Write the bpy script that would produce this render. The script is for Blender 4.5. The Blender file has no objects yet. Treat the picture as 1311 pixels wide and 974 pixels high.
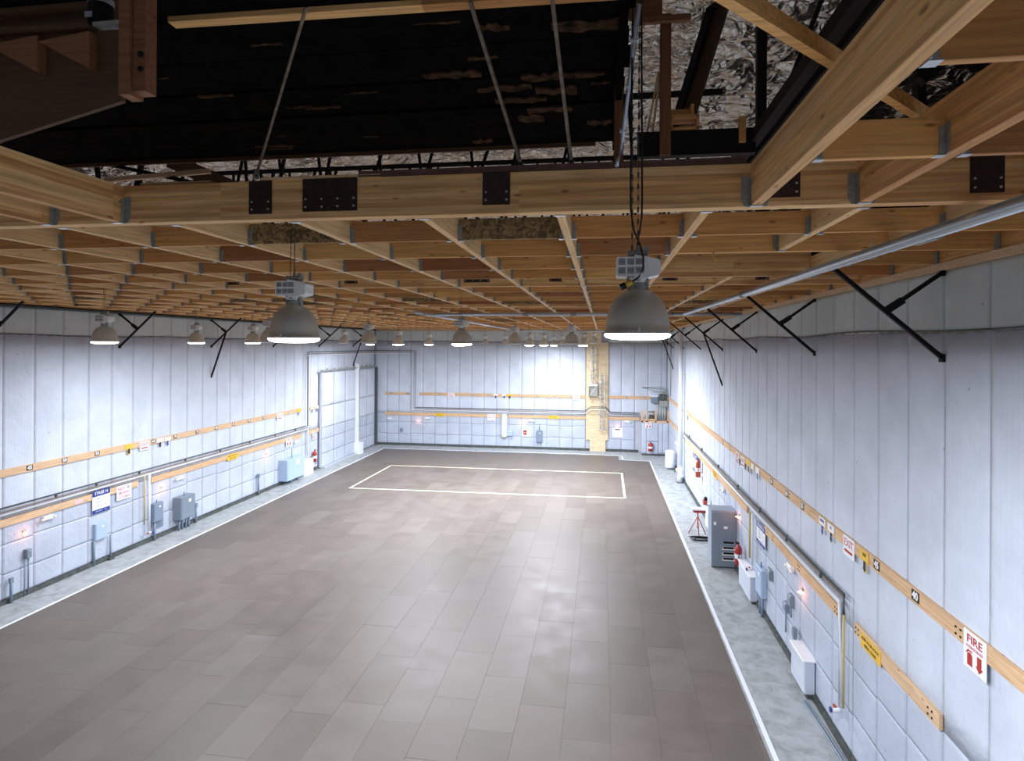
import bpy, bmesh, math, random
from mathutils import Vector, Matrix
random.seed(7)
C = bpy.context.scene.collection
PI = math.pi

# ------------------------------------------------------------------ camera
H = 8.28                      # eye height; the camera stands at ceiling-grid level
F, W_PX = 740.0, 1311.0
yaw, roll = math.radians(7.977), math.radians(0.32)
cam = bpy.data.cameras.new('camera')
cam.sensor_fit = 'HORIZONTAL'; cam.sensor_width = 36.0
cam.lens = F / W_PX * 36.0
cam.shift_x = (655.5 - 667.3) / W_PX
cam.shift_y = (441.42 - 487.0) / W_PX
cam.clip_start = 0.05; cam.clip_end = 300
co = bpy.data.objects.new('camera', cam); C.objects.link(co)
fwd = Vector((-math.sin(yaw), math.cos(yaw), 0)); rgt = Vector((math.cos(yaw), math.sin(yaw), 0)); upv = Vector((0, 0, 1))
ax = math.cos(roll) * rgt + math.sin(roll) * upv
ay = math.cos(roll) * upv - math.sin(roll) * rgt
m = Matrix.Identity(4)
for i in range(3):
    m[i][0] = ax[i]; m[i][1] = ay[i]; m[i][2] = -fwd[i]
m.translation = Vector((0, 0, H))
co.matrix_world = m
bpy.context.scene.camera = co

# ------------------------------------------------------------------ world, exposure, light levels
w = bpy.data.worlds.new('world'); bpy.context.scene.world = w; w.use_nodes = True
w.node_tree.nodes['Background'].inputs[0].default_value = (0.5, 0.55, 0.7, 1)
w.node_tree.nodes['Background'].inputs[1].default_value = 0.004
vs = bpy.context.scene.view_settings
vs.view_transform = 'Standard'; vs.look = 'None'; vs.gamma = 1.0; vs.use_curve_mapping = False
vs.exposure = 0.40
LAMP_W = 760.0                # watts of every high bay lamp
LAMP_COL = (0.87, 0.905, 1.0)
LENS_E = 14.0

# ------------------------------------------------------------------ materials
def mat(name, col, rough=0.6, metal=0.0, var=0.0, bump=0.0, scale=8.0, emit=None, spec=None):
    """plain surface with a little noise in colour and relief"""
    m = bpy.data.materials.new(name); m.use_nodes = True
    nt = m.node_tree; b = nt.nodes['Principled BSDF']
    b.inputs['Base Color'].default_value = (*col, 1); b.inputs['Roughness'].default_value = rough
    b.inputs['Metallic'].default_value = metal
    if spec is not None: b.inputs['Specular IOR Level'].default_value = spec
    if var or bump:
        g = nt.nodes.new('ShaderNodeNewGeometry')
        n = nt.nodes.new('ShaderNodeTexNoise'); n.inputs['Scale'].default_value = scale; n.inputs['Detail'].default_value = 5
        nt.links.new(g.outputs['Position'], n.inputs['Vector'])
        if var:
            r = nt.nodes.new('ShaderNodeValToRGB')
            r.color_ramp.elements[0].color = (*[c * (1 - var) for c in col], 1); r.color_ramp.elements[0].position = .3
            r.color_ramp.elements[1].color = (*[min(1, c * (1 + var)) for c in col], 1); r.color_ramp.elements[1].position = .7
            nt.links.new(n.outputs['Fac'], r.inputs['Fac']); nt.links.new(r.outputs['Color'], b.inputs['Base Color'])
        if bump:
            bp = nt.nodes.new('ShaderNodeBump'); bp.inputs['Strength'].default_value = bump; bp.inputs['Distance'].default_value = .02
            nt.links.new(n.outputs['Fac'], bp.inputs['Height']); nt.links.new(bp.outputs['Normal'], b.inputs['Normal'])
    if emit:
        b.inputs['Emission Color'].default_value = (*emit[0], 1); b.inputs['Emission Strength'].default_value = emit[1]
    return m

def wood(name, cols, lam=0.0, rough=0.65, stain=0.0):
    """grain along local X, one tone per object, optional laminations in local Z"""
    m = bpy.data.materials.new(name); m.use_nodes = True
    nt = m.node_tree; N = nt.nodes; L = nt.links; b = N['Principled BSDF']; b.inputs['Roughness'].default_value = rough
    tc = N.new('ShaderNodeTexCoord'); oi = N.new('ShaderNodeObjectInfo')
    mul = N.new('ShaderNodeMath'); mul.operation = 'MULTIPLY'; mul.inputs[1].default_value = 57.0; L.new(oi.outputs['Random'], mul.inputs[0])
    add = N.new('ShaderNodeVectorMath'); add.operation = 'ADD'; L.new(tc.outputs['Object'], add.inputs[0]); L.new(mul.outputs[0], add.inputs[1])
    mp = N.new('ShaderNodeMapping'); mp.inputs['Scale'].default_value = (.7, 16, 16); L.new(add.outputs[0], mp.inputs['Vector'])
    n = N.new('ShaderNodeTexNoise'); n.inputs['Scale'].default_value = 2.2; n.inputs['Detail'].default_value = 7; n.inputs['Distortion'].default_value = .6
    L.new(mp.outputs[0], n.inputs['Vector'])
    tone = N.new('ShaderNodeValToRGB')
    while len(tone.color_ramp.elements) < len(cols): tone.color_ramp.elements.new(.5)
    for i, c in enumerate(cols):
        tone.color_ramp.elements[i].position = i / max(1, len(cols) - 1); tone.color_ramp.elements[i].color = (*c, 1)
    if lam:
        sp = N.new('ShaderNodeSeparateXYZ'); L.new(tc.outputs['Object'], sp.inputs[0])
        dv = N.new('ShaderNodeMath'); dv.operation = 'DIVIDE'; dv.inputs[1].default_value = lam; L.new(sp.outputs['Z'], dv.inputs[0])
        fl = N.new('ShaderNodeMath'); fl.operation = 'FLOOR'; L.new(dv.outputs[0], fl.inputs[0])
        xs = N.new('ShaderNodeMath'); xs.operation = 'MULTIPLY_ADD'; xs.inputs[1].default_value = .33; L.new(sp.outputs['X'], xs.inputs[0]); L.new(fl.outputs[0], xs.inputs[2])
        fx = N.new('ShaderNodeMath'); fx.operation = 'FLOOR'; L.new(xs.outputs[0], fx.inputs[0])
        cb = N.new('ShaderNodeCombineXYZ'); L.new(fx.outputs[0], cb.inputs[0]); L.new(fl.outputs[0], cb.inputs[1]); L.new(mul.outputs[0], cb.inputs[2])
        wn = N.new('ShaderNodeTexWhiteNoise'); wn.noise_dimensions = '3D'; L.new(cb.outputs[0], wn.inputs['Vector'])
        L.new(wn.outputs['Value'], tone.inputs['Fac'])
    else:
        L.new(oi.outputs['Random'], tone.inputs['Fac'])
    gr = N.new('ShaderNodeValToRGB'); gr.color_ramp.elements[0].position = .3; gr.color_ramp.elements[1].position = .62
    gr.color_ramp.elements[0].color = (.62, .55, .48, 1); gr.color_ramp.elements[1].color = (1.06, 1.04, 1, 1); L.new(n.outputs['Fac'], gr.inputs['Fac'])
    mx = N.new('ShaderNodeMixRGB'); mx.blend_type = 'MULTIPLY'; mx.inputs[0].default_value = .75
    L.new(tone.outputs['Color'], mx.inputs[1]); L.new(gr.outputs['Color'], mx.inputs[2])
    # knots
    mk = N.new('ShaderNodeMapping'); mk.inputs['Scale'].default_value = (2.0, 6, 6); L.new(add.outputs[0], mk.inputs['Vector'])
    vo = N.new('ShaderNodeTexVoronoi'); vo.inputs['Scale'].default_value = 1.3; L.new(mk.outputs[0], vo.inputs['Vector'])
    kr = N.new('ShaderNodeValToRGB'); kr.color_ramp.elements[0].position = .06; kr.color_ramp.elements[1].position = .13
    kr.color_ramp.elements[0].color = (.35, .2, .12, 1); kr.color_ramp.elements[1].color = (1, 1, 1, 1); L.new(vo.outputs['Distance'], kr.inputs['Fac'])
    m2 = N.new('ShaderNodeMixRGB'); m2.blend_type = 'MULTIPLY'; m2.inputs[0].default_value = .8
    L.new(mx.outputs[0], m2.inputs[1]); L.new(kr.outputs['Color'], m2.inputs[2])
    out = m2.outputs[0]
    if stain:
        n3 = N.new('ShaderNodeTexNoise'); n3.inputs['Scale'].default_value = 14; n3.inputs['Detail'].default_value = 6; n3.inputs['Distortion'].default_value = 1.5
        L.new(add.outputs[0], n3.inputs['Vector'])
        sr = N.new('ShaderNodeValToRGB'); sr.color_ramp.elements[0].position = .4; sr.color_ramp.elements[1].position = .62
        sr.color_ramp.elements[0].color = (.28, .25, .2, 1); sr.color_ramp.elements[1].color = (.9, .9, .85, 1); L.new(n3.outputs['Fac'], sr.inputs['Fac'])
        m3 = N.new('ShaderNodeMixRGB'); m3.blend_type = 'MULTIPLY'; m3.inputs[0].default_value = stain
        L.new(out, m3.inputs[1]); L.new(sr.outputs['Color'], m3.inputs[2]); out = m3.outputs[0]
    L.new(out, b.inputs['Base Color'])
    bp = N.new('ShaderNodeBump'); bp.inputs['Strength'].default_value = .15; bp.inputs['Distance'].default_value = .01
    L.new(n.outputs['Fac'], bp.inputs['Height']); L.new(bp.outputs['Normal'], b.inputs['Normal'])
    return m

def blanket(name, col):
    """painted quilted sound blanket: fine vertical flutes, creases, pin dots"""
    m = bpy.data.materials.new(name); m.use_nodes = True
    nt = m.node_tree; N = nt.nodes; L = nt.links; b = N['Principled BSDF']; b.inputs['Roughness'].default_value = .75
    b.inputs['Specular IOR Level'].default_value = .25
    g = N.new('ShaderNodeNewGeometry')
    n = N.new('ShaderNodeTexNoise'); n.inputs['Scale'].default_value = 1.1; n.inputs['Detail'].default_value = 6; L.new(g.outputs['Position'], n.inputs['Vector'])
    r = N.new('ShaderNodeValToRGB'); r.color_ramp.elements[0].position = .3; r.color_ramp.elements[1].position = .7
    r.color_ramp.elements[0].color = (*[c * .9 for c in col], 1); r.color_ramp.elements[1].color = (*[min(1, c * 1.06) for c in col], 1)
    L.new(n.outputs['Fac'], r.inputs['Fac'])
    vo = N.new('ShaderNodeTexVoronoi'); vo.inputs['Scale'].default_value = 1.9; L.new(g.outputs['Position'], vo.inputs['Vector'])
    dr = N.new('ShaderNodeValToRGB'); dr.color_ramp.elements[0].position = .02; dr.color_ramp.elements[1].position = .06
    dr.color_ramp.elements[0].color = (.45, .45, .5, 1); dr.color_ramp.elements[1].color = (1, 1, 1, 1); L.new(vo.outputs['Distance'], dr.inputs['Fac'])
    mx = N.new('ShaderNodeMixRGB'); mx.blend_type = 'MULTIPLY'; mx.inputs[0].default_value = .9
    L.new(r.outputs['Color'], mx.inputs[1]); L.new(dr.outputs['Color'], mx.inputs[2]); L.new(mx.outputs[0], b.inputs['Base Color'])
    # flutes: bands over x+y so they run on every wall
    sp = N.new('ShaderNodeSeparateXYZ'); L.new(g.outputs['Position'], sp.inputs[0])
    ad = N.new('ShaderNodeMath'); ad.operation = 'ADD'; L.new(sp.outputs['X'], ad.inputs[0]); L.new(sp.outputs['Y'], ad.inputs[1])
    ml = N.new('ShaderNodeMath'); ml.operation = 'MULTIPLY'; ml.inputs[1].default_value = 62; L.new(ad.outputs[0], ml.inputs[0])
    sn = N.new('ShaderNodeMath'); sn.operation = 'SINE'; L.new(ml.outputs[0], sn.inputs[0])
    n2 = N.new('ShaderNodeTexNoise'); n2.inputs['Scale'].default_value = 3.5; n2.inputs['Detail'].default_value = 5; n2.inputs['Distortion'].default_value = .8
    L.new(g.outputs['Position'], n2.inputs['Vector'])
    hs = N.new('ShaderNodeMath'); hs.operation = 'MULTIPLY_ADD'; hs.inputs[1].default_value = .06; L.new(sn.outputs[0], hs.inputs[0])
    h2 = N.new('ShaderNodeMath'); h2.operation = 'MULTIPLY'; h2.inputs[1].default_value = 1.6; L.new(n2.outputs['Fac'], h2.inputs[0]); L.new(h2.outputs[0], hs.inputs[2])
    bp = N.new('ShaderNodeBump'); bp.inputs['Strength'].default_value = .45; bp.inputs['Distance'].default_value = .035
    L.new(hs.outputs[0], bp.inputs['Height']); L.new(bp.outputs['Normal'], b.inputs['Normal'])
    return m

M = {}
M['glulam'] = wood('glulam_fir', [(.68, .345, .12), (.96, .62, .28), (.62, .295, .10), (.92, .545, .21)], lam=.043)
M['lumber'] = wood('sawn_fir', [(.58, .23, .07), (.84, .43, .13), (.72, .34, .10), (.90, .51, .17), (.38, .14, .05), (.78, .41, .13)])
M['joistw'] = wood('joist_fir', [(.84, .52, .23), (.90, .60, .29)])
M['stained'] = wood('stained_fir', [(.52, .36, .16), (.46, .31, .14)], stain=1.0)
M['ledger'] = wood('ledger_pine', [(.66, .44, .25), (.72, .51, .32)])
M['redwood'] = wood('red_fir', [(.27, .115, .048), (.23, .095, .04)])
M['darkwood'] = wood('dark_plywood', [(.085, .040, .016), (.10, .048, .02)])
M['plywood'] = wood('plywood_pale', [(.76, .62, .40), (.80, .67, .45)])
M['galv'] = mat('galvanised_steel', (.34, .345, .31), .5, .3, var=.2, scale=30)
M['galvl'] = mat('bright_galvanised', (.62, .66, .68), .35, .5)
M['brownsteel'] = mat('brown_steel', (.045, .024, .016), .5, .3, var=.3, scale=14)
M['blacksteel'] = mat('black_steel', (.008, .0075, .007), .6, 0, spec=.2)
M['flange'] = mat('red_brown_flange', (.13, .06, .045), .5, var=.25, scale=9)
M['bolt'] = mat('bolt_zinc', (.5, .48, .42), .35, .8)
M['felt'] = mat('black_felt_planks', (.004, .0034, .003), 1.0, var=.8, scale=6, spec=.04)
M['pipe'] = mat('silver_pipe', (.55, .60, .64), .3, .75)
M['emt'] = mat('silver_conduit', (.60, .66, .74), .3, .6)
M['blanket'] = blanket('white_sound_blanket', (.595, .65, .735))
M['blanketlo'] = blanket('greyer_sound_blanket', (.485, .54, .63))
M['blankethi'] = blanket('shaded_top_blanket', (.575, .615, .60))  # wall tops: dimness above the lamp rims put into a greyer colour
M['seam'] = mat('dark_seam', (.20, .22, .25), .9)
M['fringe'] = mat('ragged_fringe', (.16, .15, .13), .9)
M['wallback'] = mat('wall_core', (.46, .48, .54), .9)
M['basedark'] = mat('dark_base', (.07, .08, .075), .8, var=.4, scale=6)
M['whitepipe'] = mat('white_pipe', (.80, .84, .88), .4)
M['greenpipe'] = mat('dark_green_pipe', (.07, .09, .09), .4)
M['copper'] = mat('brown_pipe', (.30, .20, .14), .5)
M['cream'] = mat('yellow_cream_pipe', (.55, .43, .16), .5)
M['creamlt'] = mat('pale_cream_duct', (.62, .64, .56), .5)
M['paint'] = mat('white_line_paint', (.80, .84, .90), .5)
M['tape'] = mat('cream_tape', (.66, .62, .46), .5)
M['greybox'] = mat('grey_enamel', (.20, .26, .34), .45)
M['bluebox'] = mat('pale_blue_enamel', (.40, .52, .68), .45)
M['cabinet'] = mat('grey_cabinet', (.20, .25, .30), .4)
M['cabside'] = mat('pale_cabinet_side', (.30, .36, .44), .4)
M['signwhite'] = mat('white_sign', (.85, .86, .88), .4)
M['yellow'] = mat('yellow_sign', (.80, .50, .05), .4)
M['black'] = mat('black_paint', (.012, .012, .012), .5)
M['red'] = mat('red_paint', (.42, .03, .02), .45)
M['blue'] = mat('blue_paint', (.02, .04, .26), .45)
M['pinktext'] = mat('faded_red_print', (.62, .22, .25), .5)
M['greytext'] = mat('grey_print', (.35, .37, .42), .5)
M['boxwhite'] = mat('white_enamel', (.88, .87, .82), .4)
M['slot'] = mat('vent_slot', (.22, .24, .24), .6)
M['cable'] = mat('black_cable', (.012, .012, .012), .45)
M['chain'] = mat('dark_chain', (.10, .10, .09), .4, .7)
M['orange'] = mat('red_orange_frame', (.45, .08, .04), .5)
M['glow'] = mat('red_pilot_glow', (1, .35, .2), .4, emit=((1, .30, .14), 9))
M['glowc'] = mat('pilot_lens', (1, .8, .6), .4, emit=((1, .62, .35), 22))
M['lens'] = mat('lamp_lens', (1, 1, 1), .3, emit=((.90, .90, 1.0), LENS_E))
M['lensoff'] = mat('unlit_lens', (.55, .56, .58), .25)

def reflector():
    m = mat('spun_aluminium', (.66, .65, .57), .38, .40)
    nt = m.node_tree; b = nt.nodes['Principled BSDF']
    tc = nt.nodes.new('ShaderNodeTexCoord'); mp = nt.nodes.new('ShaderNodeMapping'); mp.inputs['Scale'].default_value = (1, 1, 60)
    n = nt.nodes.new('ShaderNodeTexNoise'); n.inputs['Scale'].default_value = 3
    nt.links.new(tc.outputs['Object'], mp.inputs[0]); nt.links.new(mp.outputs[0], n.inputs['Vector'])
    bp = nt.nodes.new('ShaderNodeBump'); bp.inputs['Strength'].default_value = .08; nt.links.new(n.outputs['Fac'], bp.inputs['Height']); nt.links.new(bp.outputs['Normal'], b.inputs['Normal'])
    return m
M['reflector'] = reflector()

def foil():
    m = bpy.data.materials.new('silver_foil'); m.use_nodes = True
    nt = m.node_tree; N = nt.nodes; L = nt.links; b = N['Principled BSDF']
    b.inputs['Base Color'].default_value = (.74, .69, .60, 1); b.inputs['Metallic'].default_value = .9; b.inputs['Roughness'].default_value = .24
    g = N.new('ShaderNodeNewGeometry'); mp = N.new('ShaderNodeMapping'); mp.inputs['Scale'].default_value = (.8, 1.7, 1); L.new(g.outputs['Position'], mp.inputs[0])
    nz = N.new('ShaderNodeTexNoise'); nz.inputs['Scale'].default_value = 1.6; nz.inputs['Detail'].default_value = 3; L.new(mp.outputs[0], nz.inputs['Vector'])
    sc = N.new('ShaderNodeVectorMath'); sc.operation = 'SCALE'; sc.inputs['Scale'].default_value = .9; L.new(nz.outputs['Color'], sc.inputs[0])
    ad = N.new('ShaderNodeVectorMath'); ad.operation = 'ADD'; L.new(mp.outputs[0], ad.inputs[0]); L.new(sc.outputs[0], ad.inputs[1])
    vo = N.new('ShaderNodeTexVoronoi'); vo.feature = 'F1'; vo.inputs['Scale'].default_value = 1.7; L.new(ad.outputs[0], vo.inputs['Vector'])
    v2 = N.new('ShaderNodeTexVoronoi'); v2.feature = 'F1'; v2.inputs['Scale'].default_value = 5; L.new(ad.outputs[0], v2.inputs['Vector'])
    sm = N.new('ShaderNodeMath'); sm.operation = 'MULTIPLY_ADD'; sm.inputs[1].default_value = .3; L.new(v2.outputs['Distance'], sm.inputs[0]); L.new(vo.outputs['Distance'], sm.inputs[2])
    bp = N.new('ShaderNodeBump'); bp.inputs['Strength'].default_value = .9; bp.inputs['Distance'].default_value = .24; L.new(sm.outputs[0], bp.inputs['Height']); L.new(bp.outputs['Normal'], b.inputs['Normal'])
    return m
M['foil'] = foil()

def concrete():
    m = bpy.data.materials.new('worn_concrete'); m.use_nodes = True
    nt = m.node_tree; N = nt.nodes; L = nt.links; b = N['Principled BSDF']; b.inputs['Roughness'].default_value = .6
    g = N.new('ShaderNodeNewGeometry'); n = N.new('ShaderNodeTexNoise'); n.inputs['Scale'].default_value = 2.6; n.inputs['Detail'].default_value = 12; n.inputs['Distortion'].default_value = .5; n.inputs['Roughness'].default_value = .65
    L.new(g.outputs['Position'], n.inputs['Vector'])
    r = N.new('ShaderNodeValToRGB'); r.color_ramp.elements[0].position = .34; r.color_ramp.elements[1].position = .58
    r.color_ramp.elements[0].color = (.26, .28, .275, 1); r.color_ramp.elements[1].color = (.40, .43, .44, 1); L.new(n.outputs['Fac'], r.inputs['Fac'])
    L.new(r.outputs['Color'], b.inputs['Base Color'])
    return m
M['concrete'] = concrete()

def hardboard():
    m = bpy.data.materials.new('brown_hardboard'); m.use_nodes = True
    nt = m.node_tree; N = nt.nodes; L = nt.links; b = N['Principled BSDF']
    oi = N.new('ShaderNodeObjectInfo'); r = N.new('ShaderNodeValToRGB')
    r.color_ramp.elements[0].color = (.124, .106, .088, 1); r.color_ramp.elements[1].color = (.150, .131, .112, 1)
    e = r.color_ramp.elements.new(.5); e.color = (.140, .117, .101, 1)
    L.new(oi.outputs['Random'], r.inputs['Fac'])
    g = N.new('ShaderNodeNewGeometry'); n = N.new('ShaderNodeTexNoise'); n.inputs['Scale'].default_value = 1.3; n.inputs['Detail'].default_value = 7; L.new(g.outputs['Position'], n.inputs['Vector'])
    r2 = N.new('ShaderNodeValToRGB'); r2.color_ramp.elements[0].position = .3; r2.color_ramp.elements[1].position = .75
    r2.color_ramp.elements[0].color = (.86, .85, .84, 1); r2.color_ramp.elements[1].color = (1.1, 1.1, 1.1, 1); L.new(n.outputs['Fac'], r2.inputs['Fac'])
    mx = N.new('ShaderNodeMixRGB'); mx.blend_type = 'MULTIPLY'; mx.inputs[0].default_value = 1; L.new(r.outputs['Color'], mx.inputs[1]); L.new(r2.outputs['Color'], mx.inputs[2])
    L.new(mx.outputs[0], b.inputs['Base Color'])
    rr = N.new('ShaderNodeMapRange'); rr.inputs[1].default_value = .3; rr.inputs[2].default_value = .7; rr.inputs[3].default_value = .42; rr.inputs[4].default_value = .52
    L.new(n.outputs['Fac'], rr.inputs[0]); L.new(rr.outputs[0], b.inputs['Roughness'])
    b.inputs['Specular IOR Level'].default_value = .32
    return m
M['hardboard'] = hardboard()

# ------------------------------------------------------------------ mesh helpers
def box(bm, c, s, rot=None, bev=0.0):
    r = bmesh.ops.create_cube(bm, size=1.0)
    mt = Matrix.Translation(Vector(c)) @ (rot or Matrix.Identity(4)) @ Matrix.Diagonal((*s, 1))
    bmesh.ops.transform(bm, matrix=mt, verts=r['verts'])
    if bev:
        es = set(e for v in r['verts'] for e in v.link_edges)
        bmesh.ops.bevel(bm, geom=list(es), offset=bev, segments=1, affect='EDGES')

def bar(bm, p0, p1, wd, ht):
    """square bar between two points, wd across, ht in the other direction"""
    p0, p1 = Vector(p0), Vector(p1); d = p1 - p0
    q = d.to_track_quat('X', 'Z').to_matrix().to_4x4()
    box(bm, (p0 + p1) / 2, (d.length, wd, ht), q)

def tube(bm, pts, r, n=8, caps=True):
    pts = [Vector(p) for p in pts]; rings = []
    for i, p in enumerate(pts):
        a = pts[max(0, i - 1)]; b = pts[min(len(pts) - 1, i + 1)]
        d = (b - a).normalized(); ref = Vector((0, 0, 1)) if abs(d.z) < .95 else Vector((1, 0, 0))
        u = d.cross(ref).normalized(); v = d.cross(u).normalized()
        k = 1.0
        if 0 < i < len(pts) - 1:
            c = max(.5, math.cos((pts[i + 1] - p).angle(p - pts[i - 1]) / 2)); k = 1 / c if c < .999 else 1
        rings.append([bm.verts.new(p + (u * math.cos(t) + v * math.sin(t)) * r * (k if k < 1.2 else 1.1)) for t in [2 * PI * j / n for j in range(n)]])
    for a, b in zip(rings, rings[1:]):
        for j in range(n):
            f = bm.faces.new((a[j], a[(j + 1) % n], b[(j + 1) % n], b[j])); f.smooth = True
    if caps:
        bm.faces.new(rings[0][::-1]); bm.faces.new(rings[-1])

def lathe(bm, prof, n=24, c=(0, 0, 0), smooth=True):
    rings = []
    for r, z in prof:
        if r < 1e-5: rings.append([bm.verts.new((c[0], c[1], c[2] + z))])
        else: rings.append([bm.verts.new((c[0] + r * math.cos(2 * PI * j / n), c[1] + r * math.sin(2 * PI * j / n), c[2] + z)) for j in range(n)])
    for a, b in zip(rings, rings[1:]):
        for j in range(n):
            k = (j + 1) % n
            if len(a) == 1 and len(b) == 1: continue
            if len(a) == 1: f = bm.faces.new((a[0], b[j], b[k]))
            elif len(b) == 1: f = bm.faces.new((a[j], a[k], b[0]))
            else: f = bm.faces.new((a[j], a[k], b[k], b[j]))
            f.smooth = smooth

def prism(bm, poly, y0, y1):
    """polygon in local XZ extruded along Y"""
    a = [bm.verts.new((x, y0, z)) for x, z in poly]; b = [bm.verts.new((x, y1, z)) for x, z in poly]
    bm.faces.new(a); bm.faces.new(b[::-1])
    for i in range(len(poly)):
        j = (i + 1) % len(poly); bm.faces.new((a[j], a[i], b[i], b[j]))

def mesh(name, bm, m):
    bmesh.ops.recalc_face_normals(bm, faces=bm.faces)
    me = bpy.data.meshes.new(name); bm.to_mesh(me); bm.free(); me.materials.append(M[m] if isinstance(m, str) else m)
    return me

def link(name, me, parent=None, loc=(0, 0, 0), rot=(0, 0, 0)):
    o = bpy.data.objects.new(name, me); C.objects.link(o)
    if parent is not None: o.parent = parent
    o.location = loc; o.rotation_euler = rot
    return o

def obj(name, bm, m, parent=None, loc=(0, 0, 0), rot=(0, 0, 0)):
    return link(name, mesh(name, bm, m), parent, loc, rot)

def boxo(name, c, s, m, parent=None, loc=(0, 0, 0), rot=(0, 0, 0), bev=0.0):
    bm = bmesh.new(); box(bm, c, s, bev=bev); return obj(name, bm, m, parent, loc, rot)

def thing(name, label, cat, loc=(0, 0, 0), rz=0.0, group=None):
    o = bpy.data.objects.new(name, None); C.objects.link(o); o.empty_display_size = .1
    o.location = loc; o.rotation_euler = (0, 0, rz); o['label'] = label; o['category'] = cat
    if group: o['group'] = group
    return o

def tag(o, label, cat, group=None):
    o['label'] = label; o['category'] = cat
    if group: o['group'] = group
    return o

def struct(name):
    o = bpy.data.objects.new(name, None); C.objects.link(o); o['kind'] = 'structure'; return o

def letter(txt, size, m, parent, x, z, y, bold=.0, sx=1.0, sz=1.0, name='lettering', rot=0.0):
    cu = bpy.data.curves.new('text', 'FONT'); cu.body = txt; cu.size = size; cu.align_x = 'CENTER'; cu.align_y = 'CENTER'
    cu.offset = bold; cu.extrude = .0015; cu.resolution_u = 2
    to = bpy.data.objects.new('text', cu); C.objects.link(to)
    bpy.context.view_layer.update()
    me = bpy.data.meshes.new_from_object(to.evaluated_get(bpy.context.evaluated_depsgraph_get()))
    bpy.data.objects.remove(to)
    me.transform(Matrix.Translation((x, y, z)) @ Matrix.Rotation(rot, 4, 'Y') @ Matrix.Diagonal((sx, 1, sz, 1)) @ Matrix.Rotation(PI / 2, 4, 'X'))
    me.materials.clear(); me.materials.append(M[m])
    return link(name, me, parent)

# ------------------------------------------------------------------ room dimensions
XR, XL, YF, YB = 4.98, -18.65, 45.7, -6.0
ZT = 9.41                       # top of the walls
ZG = 9.51                       # underside of the ceiling grid
def lw(y, z): return y * .9816, H - (H - z) * .9816        # left-wall survey, reduced to its plane
# wall frames: local X runs to the right as seen from inside, local -Y points into the room
def on_right(y, z=0.0, off=0.0): return (XR - off, y, z), -PI / 2
def on_left(y, z=0.0, off=0.0): return (XL + off, y, z), PI / 2
def on_far(x, z=0.0, off=0.0): return (x, YF - off, z), 0.0

# ------------------------------------------------------------------ floor
floor = struct('floor')
boxo('slab', ((XL + XR) / 2, (YF + YB) / 2, -.1), (XR - XL + .6, YF - YB + .6, .2), 'concrete', floor)
# running-bond hardboard sheets, 1.02 x 2.04
bw, bl = 1.02, 2.04
def sheet_me(sx, sy):
    bm = bmesh.new(); box(bm, (0, 0, .006), (sx, sy, .012), bev=.0012); return mesh('floor_board', bm, 'hardboard')
full = sheet_me(bw - .003, bl - .003)
FX0, FX1, FY1 = -17.12, 3.38, 43.9
cells = []
nx = int((FX1 - FX0) / bw) + 1
for i in range(nx):
    x0 = FX0 + i * bw; x1 = min(FX1, x0 + bw)
    y = 4.0 - (bl / 2 if i % 2 else 0) - random.choice((0, 0, .5))
    ymax = FY1 if x1 < 1.5 else 42.3
    while y < ymax:
        y1 = min(ymax, y + bl)
        if y1 - y > .15: cells.append((x0, x1, y, y1))
        y += bl
def seen(c):
    x, y = (c[0] + c[1]) / 2, c[3]
    f = y * math.cos(yaw) - x * math.sin(yaw); r = x * math.cos(yaw) + y * math.sin(yaw)
    return f > 11.0 and -0.93 * f - 1 < r < 0.9 * f
vis = sorted([c for c in cells if seen(c)], key=lambda c: c[2]); rest = [c for c in cells if not seen(c)] + vis[296:]
for c in vis[:296]:
    sx, sy = c[1] - c[0], c[3] - c[2]
    me = full if abs(sx - bw) < .01 and abs(sy - bl) < .01 else sheet_me(sx - .003, sy - .003)
    link('floor_board', me, floor, ((c[0] + c[1]) / 2, (c[2] + c[3]) / 2, random.uniform(0, .0025)), (random.uniform(-.0006, .0006), random.uniform(-.0012, .0012), 0))
bm = bmesh.new()
for c in rest: box(bm, ((c[0] + c[1]) / 2, (c[2] + c[3]) / 2, .006), (c[1] - c[0] - .006, c[3] - c[2] - .006, .012))
o = obj('floor_board_field', bm, 'hardboard', floor); o['kind'] = 'stuff'
# white edge strip with the notch by the alcove
def strip(name, segs, m, h, wd=.085):
    for (a, b) in segs:
        bm = bmesh.new(); bar(bm, (*a, h), (*b, h), wd, .010); obj(name, bm, m, floor)
strip('edge_strip', [((-17.2, 2), (-17.12, 43.7)), ((-17.16, 43.9), (-1.78, 44.15)), ((-1.78, 44.15), (1.5, 43.97)), ((1.5, 43.97), (1.53, 42.4)), ((1.5, 42.42), (3.43, 42.2)), ((3.42, 42.3), (3.52, 2))], 'paint', .012, .1)
strip('floor_tape', [((-14.3, 31.5), (-14.2, 37.8)), ((-14.2, 37.8), (1.3, 37.94)), ((1.3, 37.98), (1.26, 31.7)), ((1.3, 31.75), (-14.35, 31.48))], 'tape', .0165, .13)

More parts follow.
